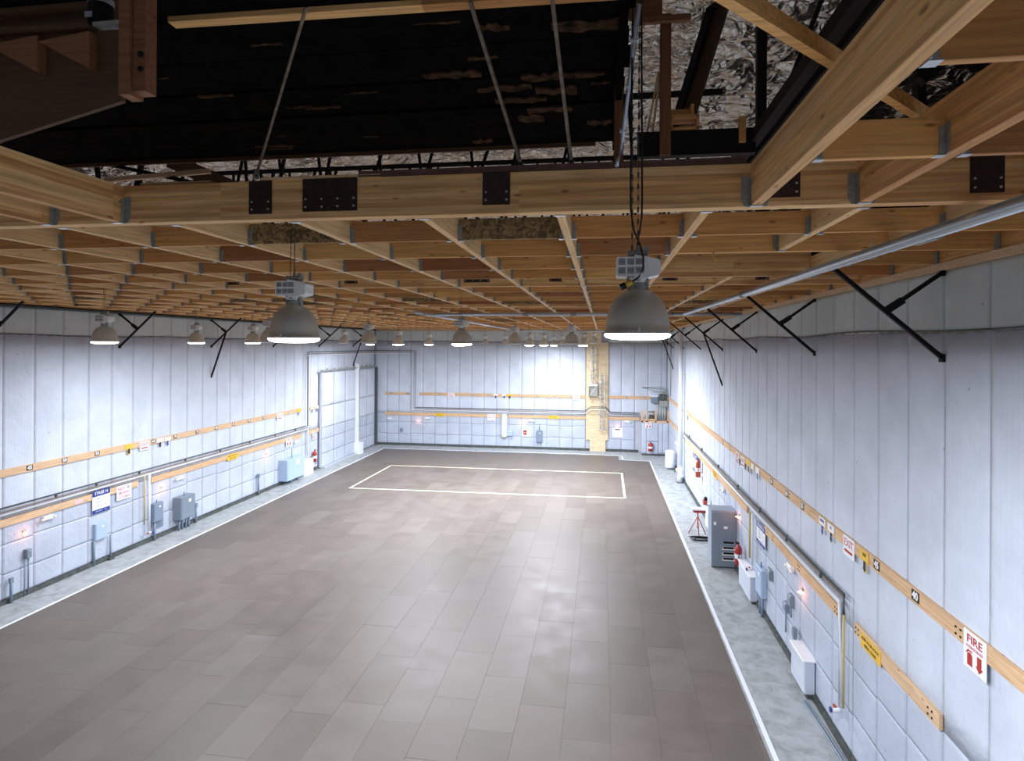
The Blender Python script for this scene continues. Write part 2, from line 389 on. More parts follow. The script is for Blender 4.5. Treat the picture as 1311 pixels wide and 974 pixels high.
# ------------------------------------------------------------------ walls with their blanket panels
def panel_me(sx, sz, m):
    """pillowed quilt panel, 3 x 3 patches, front towards -Y"""
    bm = bmesh.new(); vs_ = {}
    for i in range(4):
        for j in range(4):
            inner = 0 < i < 3 and 0 < j < 3
            x = (0, .10, .90, 1)[i] * sx - sx / 2; z = (0, .08, .92, 1)[j] * sz
            vs_[i, j] = bm.verts.new((x, -.052 if inner else -.043, z))
    for i in range(3):
        for j in range(3):
            f = bm.faces.new((vs_[i, j], vs_[i + 1, j], vs_[i + 1, j + 1], vs_[i, j + 1])); f.smooth = True
    ring = [(i, 0) for i in range(3)] + [(3, j) for j in range(3)] + [(i, 3) for i in range(3, 0, -1)] + [(0, j) for j in range(3, 0, -1)]
    bk = {k: bm.verts.new((vs_[k].co.x, 0, vs_[k].co.z)) for k in ring}
    for a, b in zip(ring, ring[1:] + ring[:1]): bm.faces.new((vs_[a], bk[a], bk[b], vs_[b]))
    return mesh('blanket_panel', bm, m)
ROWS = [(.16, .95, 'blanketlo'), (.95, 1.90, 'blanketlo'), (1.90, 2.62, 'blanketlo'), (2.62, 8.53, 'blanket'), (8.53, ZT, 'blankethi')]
cache = {}
def panelwall(wall, place, s0, s1, pitch=1.02, skip=None, jit=.035):
    s = s0; edges = {}
    while s < s1 - .05:
        wd = min(pitch, s1 - s)
        for k, (z0, z1, mm) in enumerate(ROWS):
            if skip and skip(s, s + wd, z0, z1): continue
            dz = 0 if k in (0, 4) else round(math.sin(s * 1.7 + k * 2.1) * jit, 2)
            dt = 0 if k in (3, 4) else round(math.sin(s * 1.7 + (k + 1) * 2.1) * jit, 2)
            key = (round(wd, 2), round(z1 - z0 + dt - dz, 2), mm)
            if key not in cache: cache[key] = panel_me(wd - .004, z1 - z0 + dt - dz - .006, mm)
            l, rz = place(s + wd / 2, z0 + dz, -.05)
            link('blanket_panel', cache[key], wall, l, (0, 0, rz))
        s += wd
def fringe(wall, place, s0, s1, z, step=.17):
    bm = bmesh.new(); n = int((s1 - s0) / step); prev = None
    for i in range(n + 1):
        s = s0 + i * step; d = .015 + .035 * random.random() * (i % 2) ; zz = z + .03 * math.sin(s * .9)
        a = bm.verts.new((s, -.016, zz + .016)); b = bm.verts.new((s, -.040, zz)); c = bm.verts.new((s, -.012, zz - d)); cur = (a, b, c)
        if prev:
            bm.faces.new((prev[0], cur[0], cur[1], prev[1])); bm.faces.new((prev[1], cur[1], cur[2], prev[2]))
        prev = cur
    return bm
wall_right = struct('wall_right'); boxo('wall_core', (XR + .17, (YF + YB) / 2, ZT / 2), (.24, YF - YB, ZT), 'wallback', wall_right)
wall_left = struct('wall_left'); boxo('wall_core', (XL - .17, (YF + YB) / 2, ZT / 2), (.24, YF - YB, ZT), 'wallback', wall_left)
wall_far = struct('wall_far'); boxo('wall_core', ((XR + XL) / 2, YF + .17, ZT / 2), (XR - XL, .24, ZT), 'wallback', wall_far)
wall_back = struct('wall_back'); boxo('wall_core', ((XR + XL) / 2, YB - .12, 7.0), (XR - XL + .6, .24, 14.0), 'wallback', wall_back)
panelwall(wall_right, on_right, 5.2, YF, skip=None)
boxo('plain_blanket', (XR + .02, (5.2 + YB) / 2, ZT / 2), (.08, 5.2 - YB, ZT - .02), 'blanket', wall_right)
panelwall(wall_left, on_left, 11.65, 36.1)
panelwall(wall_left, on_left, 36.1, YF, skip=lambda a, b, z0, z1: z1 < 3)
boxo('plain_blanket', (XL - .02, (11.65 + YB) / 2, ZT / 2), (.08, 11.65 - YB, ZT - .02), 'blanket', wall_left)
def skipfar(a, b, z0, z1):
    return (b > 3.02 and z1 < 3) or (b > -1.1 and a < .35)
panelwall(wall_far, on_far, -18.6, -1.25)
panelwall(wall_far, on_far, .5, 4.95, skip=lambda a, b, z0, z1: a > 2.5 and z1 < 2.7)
o = obj('ragged_fringe', fringe(wall_right, None, -YF, -5.2, 8.54), 'fringe', wall_right, (XR, 0, 0), (0, 0, -PI / 2)); o['kind'] = 'stuff'
o = obj('ragged_fringe', fringe(wall_left, None, 12, YF, 8.52), 'fringe', wall_left, (XL, 0, 0), (0, 0, PI / 2)); o['kind'] = 'stuff'
o = obj('ragged_fringe', fringe(wall_far, None, -18.5, -1.2, 8.55), 'fringe', wall_far, (0, YF, 0)); o['kind'] = 'stuff'
# dark base gap under the blankets and pale cap strip on the left wall
for nm, c, s in (('baseboard_right', (XR - .01, (YF + YB) / 2, .075), (.10, YF - YB, .15)), ('baseboard_left', (XL + .01, (35.9 + YB) / 2, .075), (.10, 35.9 - YB, .15)), ('baseboard_far', (-7.9, YF - .01, .09), (21.4, .10, .18))):
    o = boxo(nm, c, s, 'basedark'); o['kind'] = 'structure'
o = boxo('trim_1', (XL, (YF + YB) / 2, ZT + .03), (.14, YF - YB, .06), 'basedark'); o['kind'] = 'structure'
o = boxo('trim_2', (XR - .02, (YF + YB) / 2, ZT + .05), (.12, YF - YB, .10), 'ledger'); o['kind'] = 'structure'
o = boxo('trim_3', ((XL + XR) / 2, YF - .02, ZT + .05), (XR - XL - .3, .12, .10), 'ledger'); o['kind'] = 'structure'

# big sliding door at the far end of the left wall
door = struct('door_1')
DX = XL + .06
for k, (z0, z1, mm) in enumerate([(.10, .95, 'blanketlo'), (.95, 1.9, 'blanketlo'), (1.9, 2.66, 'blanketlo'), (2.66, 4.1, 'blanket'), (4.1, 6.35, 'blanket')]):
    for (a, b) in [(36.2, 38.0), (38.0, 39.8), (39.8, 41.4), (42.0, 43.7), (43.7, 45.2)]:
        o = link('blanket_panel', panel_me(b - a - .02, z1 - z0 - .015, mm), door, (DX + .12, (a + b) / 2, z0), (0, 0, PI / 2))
boxo('door_core', (DX + .06, 40.75, 3.2), (.12, 9.3, 6.3), 'wallback', door)
boxo('jamb', (DX + .26, 41.55, 3.4), (.24, .26, 6.8), 'whitepipe', door)
boxo('jamb_foot', (DX + .40, 41.6, .42), (.46, .62, .84), 'whitepipe', door)
boxo('dark_jamb', (DX + .22, 41.86, 3.3), (.14, .20, 6.2), 'greenpipe', door)
boxo('end_jamb', (DX + .25, 45.35, 3.2), (.16, .16, 6.4), 'greenpipe', door)
boxo('track_rail', (DX + .26, 40.6, 6.5), (.12, 9.4, .07), 'galv', door)
for y in (36.7, 37.7, 38.7, 39.7, 42.4, 43.2, 44.0, 44.8):
    bm = bmesh.new(); box(bm, (0, 0, 0), (.10, .50, .10)); box(bm, (0, 0, .09), (.06, .08, .12)); obj('track_hanger', bm, 'galv', door, (DX + .28, y, 6.50))
o = boxo('bottom_guide', (DX + .28, 38.6, .05), (.35, 5.0, .10), 'galvl', door)

# ------------------------------------------------------------------ ceiling grid
ceiling = struct('ceiling')
GY = [5.33, 12.0, 18.67, 25.33, 32.0, 38.67, 45.3]
JX = [.94 - 1.34 * k for k in range(-2, 15)]                 # 3.62, 2.28, .94, -.40 ...
GH, GW = .385, .13
def beam_me(L, wd, ht, m, bev=.004):
    """grain along X, underside at z=0"""
    bm = bmesh.new(); box(bm, (0, 0, ht / 2), (L, wd, ht), bev=bev); return mesh('beam', bm, m)
gme = beam_me(XR - XL + .1, GW, GH, 'glulam')
for y in GY: link('glulam_girder', gme, ceiling, ((XL + XR) / 2, y + GW / 2, ZG))
jme = beam_me(6.67 - GW - .01, .085, .33, 'joistw'); jhead = beam_me(2.5, .085, .33, 'joistw')
hooks = []            # joist hanger places: x, y, z rotation, kind
for b in range(6):
    y0, y1 = GY[b] + GW, GY[b + 1]
    for k, x in enumerate(JX):
        if b == 0 and k == 1:
            link('joist', jhead, ceiling, (x, y0 + 1.27, ZG + .004), (0, 0, PI / 2))
            link('joist', beam_me(1.25, .085, .33, 'joistw'), ceiling, (x, 10.72 + .63, ZG + .004), (0, 0, PI / 2))
            hooks.append((x, 7.86, PI, 'J')); hooks.append((x, y0, 0, 'J')); continue
        link('joist', jme, ceiling, (x, (y0 + y1) / 2, ZG + .004), (0, 0, PI / 2))
        hooks.append((x, y0, 0, 'J')); hooks.append((x, y1, PI, 'J'))
# blocking between the joists, four rows a bay
bme = beam_me(1.34 - .09, .045, .25, 'lumber', .003); bst = beam_me(1.34 - .09, .045, .25, 'stained', .003)
blocks = []
xs = sorted(JX + [JX[-1] - 1.34]); xs = [XL + .02] + xs[1:] + [XR - .02]
for b in range(6):
    for r in range(1, 5):
        y = GY[b] + .04 + 1.334 * r
        for x0, x1 in zip(xs, xs[1:]):
            if b == 0 and x1 < 3.8 and x0 > .9 and r in (2, 3, 4): continue
            blocks.append((x0, x1, y, r, b))
blocks.sort(key=lambda t: Vector(((t[0] + t[1]) / 2, t[2], 0)).length)
far_bm = bmesh.new()
for i, (x0, x1, y, r, b) in enumerate(blocks):
    L = x1 - x0 - .09; xm = (x0 + x1) / 2; z = ZG + .006 + random.uniform(-.004, .006)
    if i < 298:
        st = (b == 0 and r == 1 and (-1.74 < xm < -.4 or -4.42 < xm < -3.1)) or (b > 0 and random.random() < .12)
        me = (bst if st else bme) if abs(L - 1.25) < .01 else beam_me(L, .045, .25, 'lumber', .003)
        link('blocking', me, ceiling, (xm, y, z))
    else: box(far_bm, (xm, y, z + .125), (L, .045, .25))
    hooks.append((x0 + .045, y, PI / 2, 'B')); hooks.append((x1 - .045, y, -PI / 2, 'B'))
o = obj('blocking_field', far_bm, 'lumber', ceiling); o['kind'] = 'stuff'
# open bay on the right: a header and a deep beam instead of rows 2 and 4
link('header_beam', beam_me(2.60, .09, .26, 'lumber'), ceiling, (2.28, 7.93, ZG))
link('header_beam', beam_me(2.60, .10, .42, 'glulam'), ceiling, (2.28, 10.67, ZG))
# members on the near side of the main girder
for x, y0 in ((1.33, -1.0), (2.21, -1.0), (-4.93, -1.0), (-5.76, -1.0), (-7.10, -1.0), (-8.44, -1), (-9.78, -1), (-11.12, -1), (-12.5, -1), (-13.8, -1), (3.6, -1.0)):
    link('near_glulam', beam_me(5.33 - y0, .088, .375, 'glulam'), ceiling, (x, (y0 + 5.33) / 2, ZG + .002), (0, 0, PI / 2))
    hooks.append((x, 5.33, PI, 'G'))
nx_ = [1.375, 2.165, 2.255, 3.555, 3.645, 4.95]
for y in (4.05, 2.72, 1.4):
    for a, b in ((1.375, 2.165), (2.255, 3.555), (3.645, 4.93)):
        link('near_header', beam_me(b - a, .05, .25, 'lumber'), ceiling, ((a + b) / 2, y, ZG - .005))
        hooks.append((a, y, PI / 2, 'N')); hooks.append((b, y, -PI / 2, 'N'))
    for a, b in ((-5.72, -4.975), (-7.055, -5.80), (-8.395, -7.145), (-9.735, -8.485), (-11.07, -9.83)):
        link('near_header', beam_me(b - a, .05, .25, 'lumber'), ceiling, ((a + b) / 2, y, ZG))
# hangers: folded steel, local frame: member leaves along +X... built with the member running towards -Y
def hanger_me(wd, ht, fl, m):
    bm = bmesh.new(); t = .006
    box(bm, (0, .03, -.003), (wd + .012, .062, t))                               # seat
    for s in (-1, 1):
        box(bm, (s * (wd / 2 + .004), .022, ht * .45), (t * .7, .045, ht * .9))   # cheek
        x0 = s * (wd / 2 + .004); x1 = s * (wd / 2 + fl)
        p = [(x0, -.002), (x0 + (x1 - x0) * .55, ht * .0), (x1, ht * .22), (x1, ht * .92), (x0 + (x1 - x0) * .8, ht), (x0, ht)]
        prism(bm, p, .001, .005)                                                 # face flange
    me = mesh('joist_hanger', bm, m); me.materials.append(M['galvl'])
    for f in me.polygons:
        if f.normal.z < -.9 and f.center.z < 0: f.material_index = 1  # undersides only: light from below put in as brighter steel
    return me
HM = {'B': hanger_me(.05, .20, .034, 'galv'), 'J': hanger_me(.09, .24, .04, 'galv'), 'G': hanger_me(.094, .27, .075, 'galv'), 'N': hanger_me(.055, .2, .04, 'galv')}
hooks.sort(key=lambda t: (t[0] ** 2 + t[1] ** 2))
hb = bmesh.new()
for i, (x, y, rz, k) in enumerate(hooks):
    # local +Y points from the carrying face towards the member
    r = {0: 0, PI: PI, PI / 2: -PI / 2, -PI / 2: PI / 2}[rz]
    if k == 'G': r = PI
    if i < 298: link('joist_hanger', HM[k], ceiling, (x, y, ZG), (0, 0, r))
    else:
        mt = Matrix.Translation((x, y, ZG)) @ Matrix.Rotation(r, 4, 'Z')
        box(hb, mt @ Vector((0, .03, -.003)), (.09, .09, .006)); box(hb, mt @ Vector((0, .012, .1)), (.10 if k == 'J' else .03, .10 if k != 'J' else .03, .2))
o = obj('joist_hanger_field', hb, 'galv', ceiling); o['kind'] = 'stuff'
# dark bolted plates on the main girder, smaller ones on the next
def plate(x0, x1, z0, z1, y, cols, rows=2):
    p = boxo('bolt_plate', ((x0 + x1) / 2, y - .006, (z0 + z1) / 2), (x1 - x0, .012, z1 - z0), 'brownsteel', ceiling)
    for i in range(cols):
        for j in range(rows):
            bm = bmesh.new(); lathe(bm, [(0, 0), (.011, 0), (.011, .008), (.007, .012), (0, .012)], 8)
            zz = (z0 + .045 + j * .075) if rows == 2 else (z0 + z1) / 2
            obj('bolt', bm, 'bolt', p, (x0 + .032 + i * (x1 - x0 - .064) / max(1, cols - 1), y - .012, zz), (PI / 2, 0, 0))
for a, b, z0, n in ((-3.49, -3.25, 9.565, 2), (-2.92, -2.36, 9.575, 4), (-1.12, -.86, 9.59, 2), (1.42, 1.70, 9.585, 2), (3.05, 3.31, 9.575, 2), (-8.4, -8.14, 9.58, 2)): plate(a, b, z0, 9.893, 5.33, n)
for a, b in ((-2.92, -2.36), (-1.1, -.84), (1.2, 1.5), (3.0, 3.26), (-5.6, -5.3), (-8.4, -8.1)): plate(a, b, 9.60, 9.67, 12.0, 4 if b - a > .4 else 2, 1)
# brown flange riding on the main girder
bm = bmesh.new(); box(bm, (-.55, 5.40, 9.925), (3.6, .15, .055)); box(bm, (-.55, 5.33, 9.905), (3.6, .02, .015)); obj('steel_flange', bm, 'flange', ceiling)
link('top_plate', beam_me(1.25, .09, .03, 'joistw'), ceiling, (-2.75, 5.37, 9.897))
link('top_plate', beam_me(.80, .09, .035, 'joistw'), ceiling, (-4.35, 5.42, 9.90))

o = link('rim_board', beam_me(YF - YB, .05, .34, 'lumber'), ceiling, (XR - .03, (YF + YB) / 2, ZG + .003), (0, 0, PI / 2))
o = link('rim_board', beam_me(YF - YB, .05, .34, 'lumber'), ceiling, (XL + .03, (YF + YB) / 2, ZG + .003), (0, 0, PI / 2))
o = link('rim_board', beam_me(XR - XL - .1, .05, .34, 'lumber'), ceiling, ((XL + XR) / 2, YF - .06, ZG + .003))
# roof space above
roof = struct('roof')
bm = bmesh.new(); nxg, nyg = 92, 120
fx = lambda i: -22 + i * 32 / nxg; fy = lambda j: YB + j * (YF - YB + 2) / nyg
rnd = random.Random(3)
G = [[bm.verts.new((fx(i) + rnd.uniform(-.1, .1), fy(j) + rnd.uniform(-.14, .14), 13.3 + .22 * math.sin(fy(j) * 5.2 + math.sin(fx(i)) * 1.3) * .5 + rnd.uniform(-.13, .13))) for j in range(nyg + 1)] for i in range(nxg + 1)]
for i in range(nxg):
    for j in range(nyg):
        if not (-8.5 < fx(i) < 7 and 5 < fy(j) < 17): bm.faces.new((G[i][j], G[i + 1][j], G[i + 1][j + 1], G[i][j + 1]))
obj('foil_insulation', bm, 'foil', roof)
from mathutils import noise as mn
bm = bmesh.new(); st = .11; NX, NY = int(16.4 / st), int(12.8 / st); rows = []
for i in range(NX + 1):
    col_ = []
    for j in range(NY + 1):
        x, y = -9.0 + i * st, 4.7 + j * st
        d = mn.noise(Vector((x * .35, y * .5, 0))) * .9
        fold = abs(math.sin((y + d) * 4.6)) ** .7 * .34                 # billows hanging between the battens
        cr = mn.ridged_multi_fractal(Vector((x * 1.5 + 3, y * 2.2, 1)), .8, 2.1, 4, 1.0, 2.0) * .10
        col_.append(bm.verts.new((x, y, 13.34 - fold - cr + mn.noise(Vector((x * 3.1, y * 3.1, 5))) * .06)))
    rows.append(col_)
for i in range(NX):
    for j in range(NY):
        f = bm.faces.new((rows[i][j], rows[i + 1][j], rows[i + 1][j + 1], rows[i][j + 1])); f.smooth = True
obj('foil_billows', bm, 'foil', roof)
for nm, c, s in (('roof_side', (XL - 1.2, (YF + YB) / 2, 11.6), (.2, YF - YB + 3, 4.4)), ('roof_side', (XR + 2.2, (YF + YB) / 2, 11.6), (.2, YF - YB + 3, 4.4)), ('roof_end', (-6.5, YF + 1, 11.6), (32, .2, 4.4))):
    boxo(nm, c, s, 'felt', roof)
for nm, c, s in (('sill_board', (XL - .7, (YF + YB) / 2, ZT - .1), (1.2, YF - YB + 3, .1)), ('sill_board', (XR + 1.2, (YF + YB) / 2, ZT - .1), (2.2, YF - YB + 3, .1)), ('sill_board', (-6.5, YF + .7, ZT - .1), (26, 1, .1))):
    boxo(nm, c, s, 'felt', roof)

# ------------------------------------------------------------------ high bay lamps
def lamp_parts(root, lit, top, plug=False, chain=True):
    """rim plane at local z=0; top = height of the ceiling fixing above it"""
    bm = bmesh.new()
    prof = [(.262, -.012), (.262, .012), (.256, .016), (.252, .07), (.243, .13), (.226, .19), (.196, .25), (.150, .305), (.100, .335), (.068, .345), (.064, .37)]
    lathe(bm, prof, 36); lathe(bm, [(r - .006, z - (.006 if z > .3 else 0)) for r, z in prof[:-1]], 36)
    link('reflector', mesh('reflector', bm, 'reflector'), root)
    bm = bmesh.new(); lathe(bm, [(0, -.062), (.12, -.060), (.20, -.054), (.250, -.040), (.262, -.026), (.262, -.0122), (.2, -.0), (0, .004)], 36)
    link('lens', mesh('lens', bm, 'lens' if lit else 'lensoff'), root)
    bm = bmesh.new()
    bm.free()
    if root.name.endswith('lamp') or root.name.endswith('001'):
        for a in (0, 2.1, 4.2): boxo('clip', (.256 * math.cos(a - PI / 2), .256 * math.sin(a - PI / 2), .02), (.02, .02, .03), 'galvl', root)
    bm = bmesh.new(); lathe(bm, [(.064, .35), (.072, .36), (.060, .385), (.075, .42), (.03, .43)], 20)
    box(bm, (.075, 0, .40), (.022, .05, .12)); box(bm, (-.075, 0, .40), (.022, .05, .12))
    link('neck', mesh('neck', bm, 'galv'), root)
    bm = bmesh.new()
    prism(bm, [(-.075, .43), (.065, .43), (.05, .40), (-.05, .40)], -.07, .07)
    prism(bm, [(-.17, .46), (-.16, .445), (-.03, .445), (-.03, .60), (-.165, .60), (-.17, .59)], -.085, .085)
    prism(bm, [(-.03, .43), (.05, .43), (.165, .455), (.172, .47), (.172, .565), (.16, .575), (.06, .60), (-.03, .615)], -.095, .09)
    h = link('ballast_housing', mesh('ballast_housing', bm, 'boxwhite'), root)
    bm = bmesh.new()
    for x0, x1, yy in ((-.155, -.10, -.088), (-.085, -.035, -.088), (-.02, .045, -.098)):
        for z0, z1 in ((.465, .515), (.535, .585)):
            for k in range(5):
                box(bm, ((x0 + x1) / 2, yy, z0 + (z1 - z0) * (k + .5) / 5), (x1 - x0, .004, (z1 - z0) / 5 * .55))
    link('vent', mesh('vent', bm, 'slot'), h)
    bm = bmesh.new(); box(bm, (.0, 0, .635), (.17, .10, .045), bev=.01); box(bm, (.065, 0, .665), (.05, .05, .05)); tube(bm, [(0, 0, .65), (0, 0, .70)], .015, 8)
    link('top_box', mesh('top_box', bm, 'galv'), root)
    if chain:
        bm = bmesh.new(); z = .69; k = 0
        tube(bm, [(0, 0, .69), (0, 0, top)], .006, 5)
        link('suspension_chain', mesh('suspension_chain', bm, 'chain'), root)
        bm = bmesh.new(); tube(bm, [(-.045, 0, .64), (-.05, 0, .75), (-.045, .01, top)], .004, 5)
        link('power_cord', mesh('power_cord', bm, 'cable'), root)
def add_light(root, pw=1.0):
    l = bpy.data.lights.new('lamp_light', 'AREA'); l.shape = 'DISK'; l.size = .46; l.energy = LAMP_W * pw; l.color = LAMP_COL
    o = bpy.data.objects.new('lamp_light', l); C.objects.link(o); o.parent = root; o.location = (0, 0, -.070)
lamps = [
 (.28, 4.75, 8.385, 1, 'largest high bay lamp, nearest the camera, with a yellow plug on its cord'),
 (-3.3, 5.85, 8.35, 1, 'second largest high bay lamp, lit, hanging left of centre beyond the big girder'),
 (-3.6, 14.6, 8.31, 1, 'lit high bay lamp hanging in the middle under the cross pipe'),
 (-11.3, 11.8, 8.31, 1, 'lit high bay lamp farthest left, against the left wall'),
 (-14.1, 18.5, 8.31, 1, 'lit high bay lamp beside the left wall, second from the left'),
 (-12.8, 19.8, 8.32, 1, 'small lit high bay lamp just left of the second largest lamp'),
 (-10.0, 16.3, 8.36, 0, 'unlit high bay lamp half hidden behind the second largest lamp'),
 (-8.1, 19.3, 8.36, 0, 'unlit high bay lamp overlapping a smaller lit one, left of centre'),
 (-14.2, 30.4, 8.36, 0, 'small unlit high bay lamp in front of the far left door'),
 (-9.6, 26.4, 8.29, 1, 'lit high bay lamp above the corner of the grey pipe frame'),
 (-10.4, 33.9, 8.29, 1, 'small round-looking lit lamp alone against the far wall, left of centre'),
 (-6.75, 26.8, 8.26, 1, 'lit high bay lamp showing just below the middle lamp'),
 (-8.9, 43.6, 8.33, 0, 'tiny unlit lamp by the far wall, first to the right of the middle lamp'),
 (-7.35, 43.6, 8.33, 0, 'tiny unlit lamp by the far wall, second to the right of the middle lamp'),
 (-3.4, 22.4, 8.36, 0, 'larger unlit high bay lamp right of the middle lamp'),
 (-4.0, 31.8, 8.28, 1, 'lit lamp just right of the larger unlit one, near the far wall'),
 (-3.5, 34.8, 8.28, 1, 'lit lamp in the far cluster, middle of three lit lamps'),
 (-3.5, 42.2, 8.27, 1, 'smallest lit lamp of the far cluster'),
 (-3.0, 43.8, 8.33, 0, 'tiny unlit lamp at the right of the far cluster'),
 (-1.12, 21.4, 8.37, 0, 'larger unlit high bay lamp left of the plywood ladder column'),
 (-1.05, 32.2, 8.28, 1, 'lit lamp at the left edge of the plywood ladder column'),
 (-.55, 38.0, 8.45, 0, 'small pale unlit lamp in front of the plywood ladder column'),
 (-15.2, 36.5, 8.27, 1, 'tiny lit lamp below the unlit one, left of centre')]
proto = {}
for i, (x, y, z, lit, lab) in enumerate(lamps):
    t = thing('high_bay_lamp', lab, 'lamp', (x, y, z), group='high bay lamps hanging from the ceiling grid')
    lamp_parts(t, lit, ZG + .02 - z, chain=(i != 0))
    if lit: add_light(t, {0: .88, 1: .45, 2: .62, 3: .22, 4: .36, 5: .42, 9: .85, 10: 1.1, 11: .78, 15: .95, 16: 1.1, 17: .55, 20: 1.15, 22: .35}.get(i, .8))
    if i == 0:
        for (xa, za, xb, zb) in ((-.045, .64, -.055, 4.9), (.0, .66, .01, 4.9)):
            n = 90; bm = bmesh.new()
            for k in range(n):
                u = k / n; p = Vector((xa + (xb - xa) * u, 0, za + (zb - za) * u)); L = (zb - za) / n * .62
                if k % 2: box(bm, p, (.016, .004, L * 1.5))
                else: box(bm, p, (.004, .016, L * 1.5))
            link('suspension_chain', mesh('suspension_chain', bm, 'chain'), t)
        bm = bmesh.new()
        tube(bm, [(-.035, -.02, 4.9), (-.055, -.03, 2.2), (-.062, -.05, 1.18), (-.06, -.06, .98), (-.035, -.08, .80), (.01, -.12, .69), (.035, -.14, .58), (.035, -.14, .50), (.0, -.13, .43), (-.055, -.12, .395)], .0075, 8)
        link('power_cord', mesh('power_cord', bm, 'cable'), t); bm = bmesh.new()
        tube(bm, [(.01, -.02, 4.9), (.02, -.03, 2.2), (.03, -.04, 1.05), (.026, -.04, .92), (.012, -.03, .8), (-.005, 0, .7)], .0075, 8)
        link('power_cord', mesh('power_cord', bm, 'cable'), t)
        bm = bmesh.new(); tube(bm, [(-.05, -.12, .397), (-.10, -.12, .372)], .024, 12); link('plug', mesh('plug', bm, 'yellow'), t)
        bm = bmesh.new(); tube(bm, [(-.10, -.12, .372), (-.14, -.12, .352)], .026, 12); link('plug_boot', mesh('plug_boot', bm, 'black'), t)
# fixtures of the same grid outside the frame, behind and beside the camera
for (x, y) in ((3.4, 13.2), (-16.2, 9.5), (-7.3, 1.5), (-12.0, 2.5)):
    pass

# ------------------------------------------------------------------ pipes under the ceiling
def pipe(name, label, runs, r, m='pipe', couplings=(), cat='pipe', hang=()):
    bm = bmesh.new()
    for pts in runs: tube(bm, pts, r, 14)
    root = bpy.data.objects.new(name, mesh(name, bm, m)); C.objects.link(root); tag(root, label, cat)
    for a, b, mm in couplings:
        bm = bmesh.new(); tube(bm, [a, b], r * 1.16, 14); link('coupling', mesh('coupling', bm, mm), root)
    for p in hang:
        bm = bmesh.new()
        for k in range(10):
            a0, a1 = 2 * PI * k / 10, 2 * PI * (k + 1) / 10
            bar(bm, (p[0] + r * 1.12 * math.cos(a0), p[1], p[2] + r * 1.12 * math.sin(a0)), (p[0] + r * 1.12 * math.cos(a1), p[1], p[2] + r * 1.12 * math.sin(a1)), .02, .004)
        tube(bm, [(p[0], p[1], p[2] + r * 1.1), (p[0], p[1], ZG + .05)], .006, 5)
        link('pipe_hanger', mesh('pipe_hanger', bm, 'galvl'), root)
    return root
pipe('sprinkler_pipe', 'long silver pipe running along the right side under the wooden grid', [[(3.22, 1.0, 9.37), (2.85, 20.9, 9.40)]], .062,
     couplings=[((3.158, 6.0, 9.378), (3.152, 6.35, 9.378), 'galv'), ((3.0, 12.9, 9.388), (2.995, 13.1, 9.388), 'galv')], hang=[(3.13, 7.3, 9.378), (3.09, 9.3, 9.38), (3.045, 11.4, 9.385), (2.95, 16, 9.39)])
pipe('cross_main_pipe', 'silver pipe crossing the ceiling from side to side beyond the middle lamp', [[(-6.2, 21.0, 9.40), (4.8, 21.0, 9.40)]], .06,
     couplings=[((-2.9, 21, 9.4), (-2.7, 21, 9.4), 'galv'), ((-1.15, 21, 9.4), (-.95, 21, 9.4), 'galv'), ((2.3, 21, 9.4), (2.5, 21, 9.4), 'galv')])
pipe('left_branch_pipe', 'silver pipe running away along the left end of the cross pipe', [[(-6.5, 19.4, 9.40), (-6.5, 45.5, 9.40)]], .062,
     couplings=[((-6.5, 20.3, 9.4), (-6.5, 21.4, 9.4), 'galv')])
pipe('far_cross_pipe', 'thin silver cross pipe close to the far wall', [[(-6.5, 44.7, 9.40), (-4.2, 44.7, 9.4)], [(-1.4, 44.7, 9.38), (4.7, 44.7, 9.38)]], .06)

# ------------------------------------------------------------------ black knee braces on the side walls
def brace(side, y, long_leg, label):
    sx = -1 if side == 'R' else 1; X = XR if side == 'R' else XL
    t = thing('steel_brace', label, 'brace', (X, y, 8.12), group='black braces along the %s wall' % ('right' if side == 'R' else 'left'))
    hi = (sx * 1.55, 0, 1.37); jn = (sx * .78, 0, .70)
    bm = bmesh.new(); bar(bm, (0, 0, 0), hi, .06, .06); obj('strut', bm, 'blacksteel', t)
    bm = bmesh.new(); bar(bm, jn, (0, 0, 1.27), .06, .055); bar(bm, jn, (sx * .55, 0, .86), .09, .10); obj('wall_strut', bm, 'blacksteel', t)
    bm = bmesh.new(); box(bm, (0, 0, 0), (.05, .12, .12)); box(bm, (0, 0, 1.27), (.05, .12, .12)); obj('foot_plate', bm, 'blacksteel', t)
    if long_leg:
        bm = bmesh.new(); bar(bm, jn, (0, 0, -1.50), .06, .06); obj('long_strut', bm, 'blacksteel', t)
for i, (y, lg) in enumerate(((9.32, 0), (14.5, 0), (19.7, 0), (25.05, 1), (30.5, 0), (36.4, 0), (41.9, 1))):
    brace('R', y, lg, 'black knee brace on the right wall, ' + ('nearest the camera, biggest', 'second from the camera', 'third from the camera', 'fourth from the camera, with a long lower leg', 'fifth from the camera', 'sixth from the camera', 'farthest, with a long lower leg')[i])
for i, (y, lg) in enumerate(((15.0, 0), (20.16, 0), (25.5, 1), (30.8, 0), (36.2, 0), (41.5, 1))):
    brace('L', y, lg, 'black knee brace on the left wall, ' + ('cut by the left edge of the picture', 'just right of the leftmost lamp', 'with a long lower leg, beside two small lamps', 'hidden behind the second largest lamp', 'above the pipe frame corner', 'farthest, with a long lower leg above the door')[i])

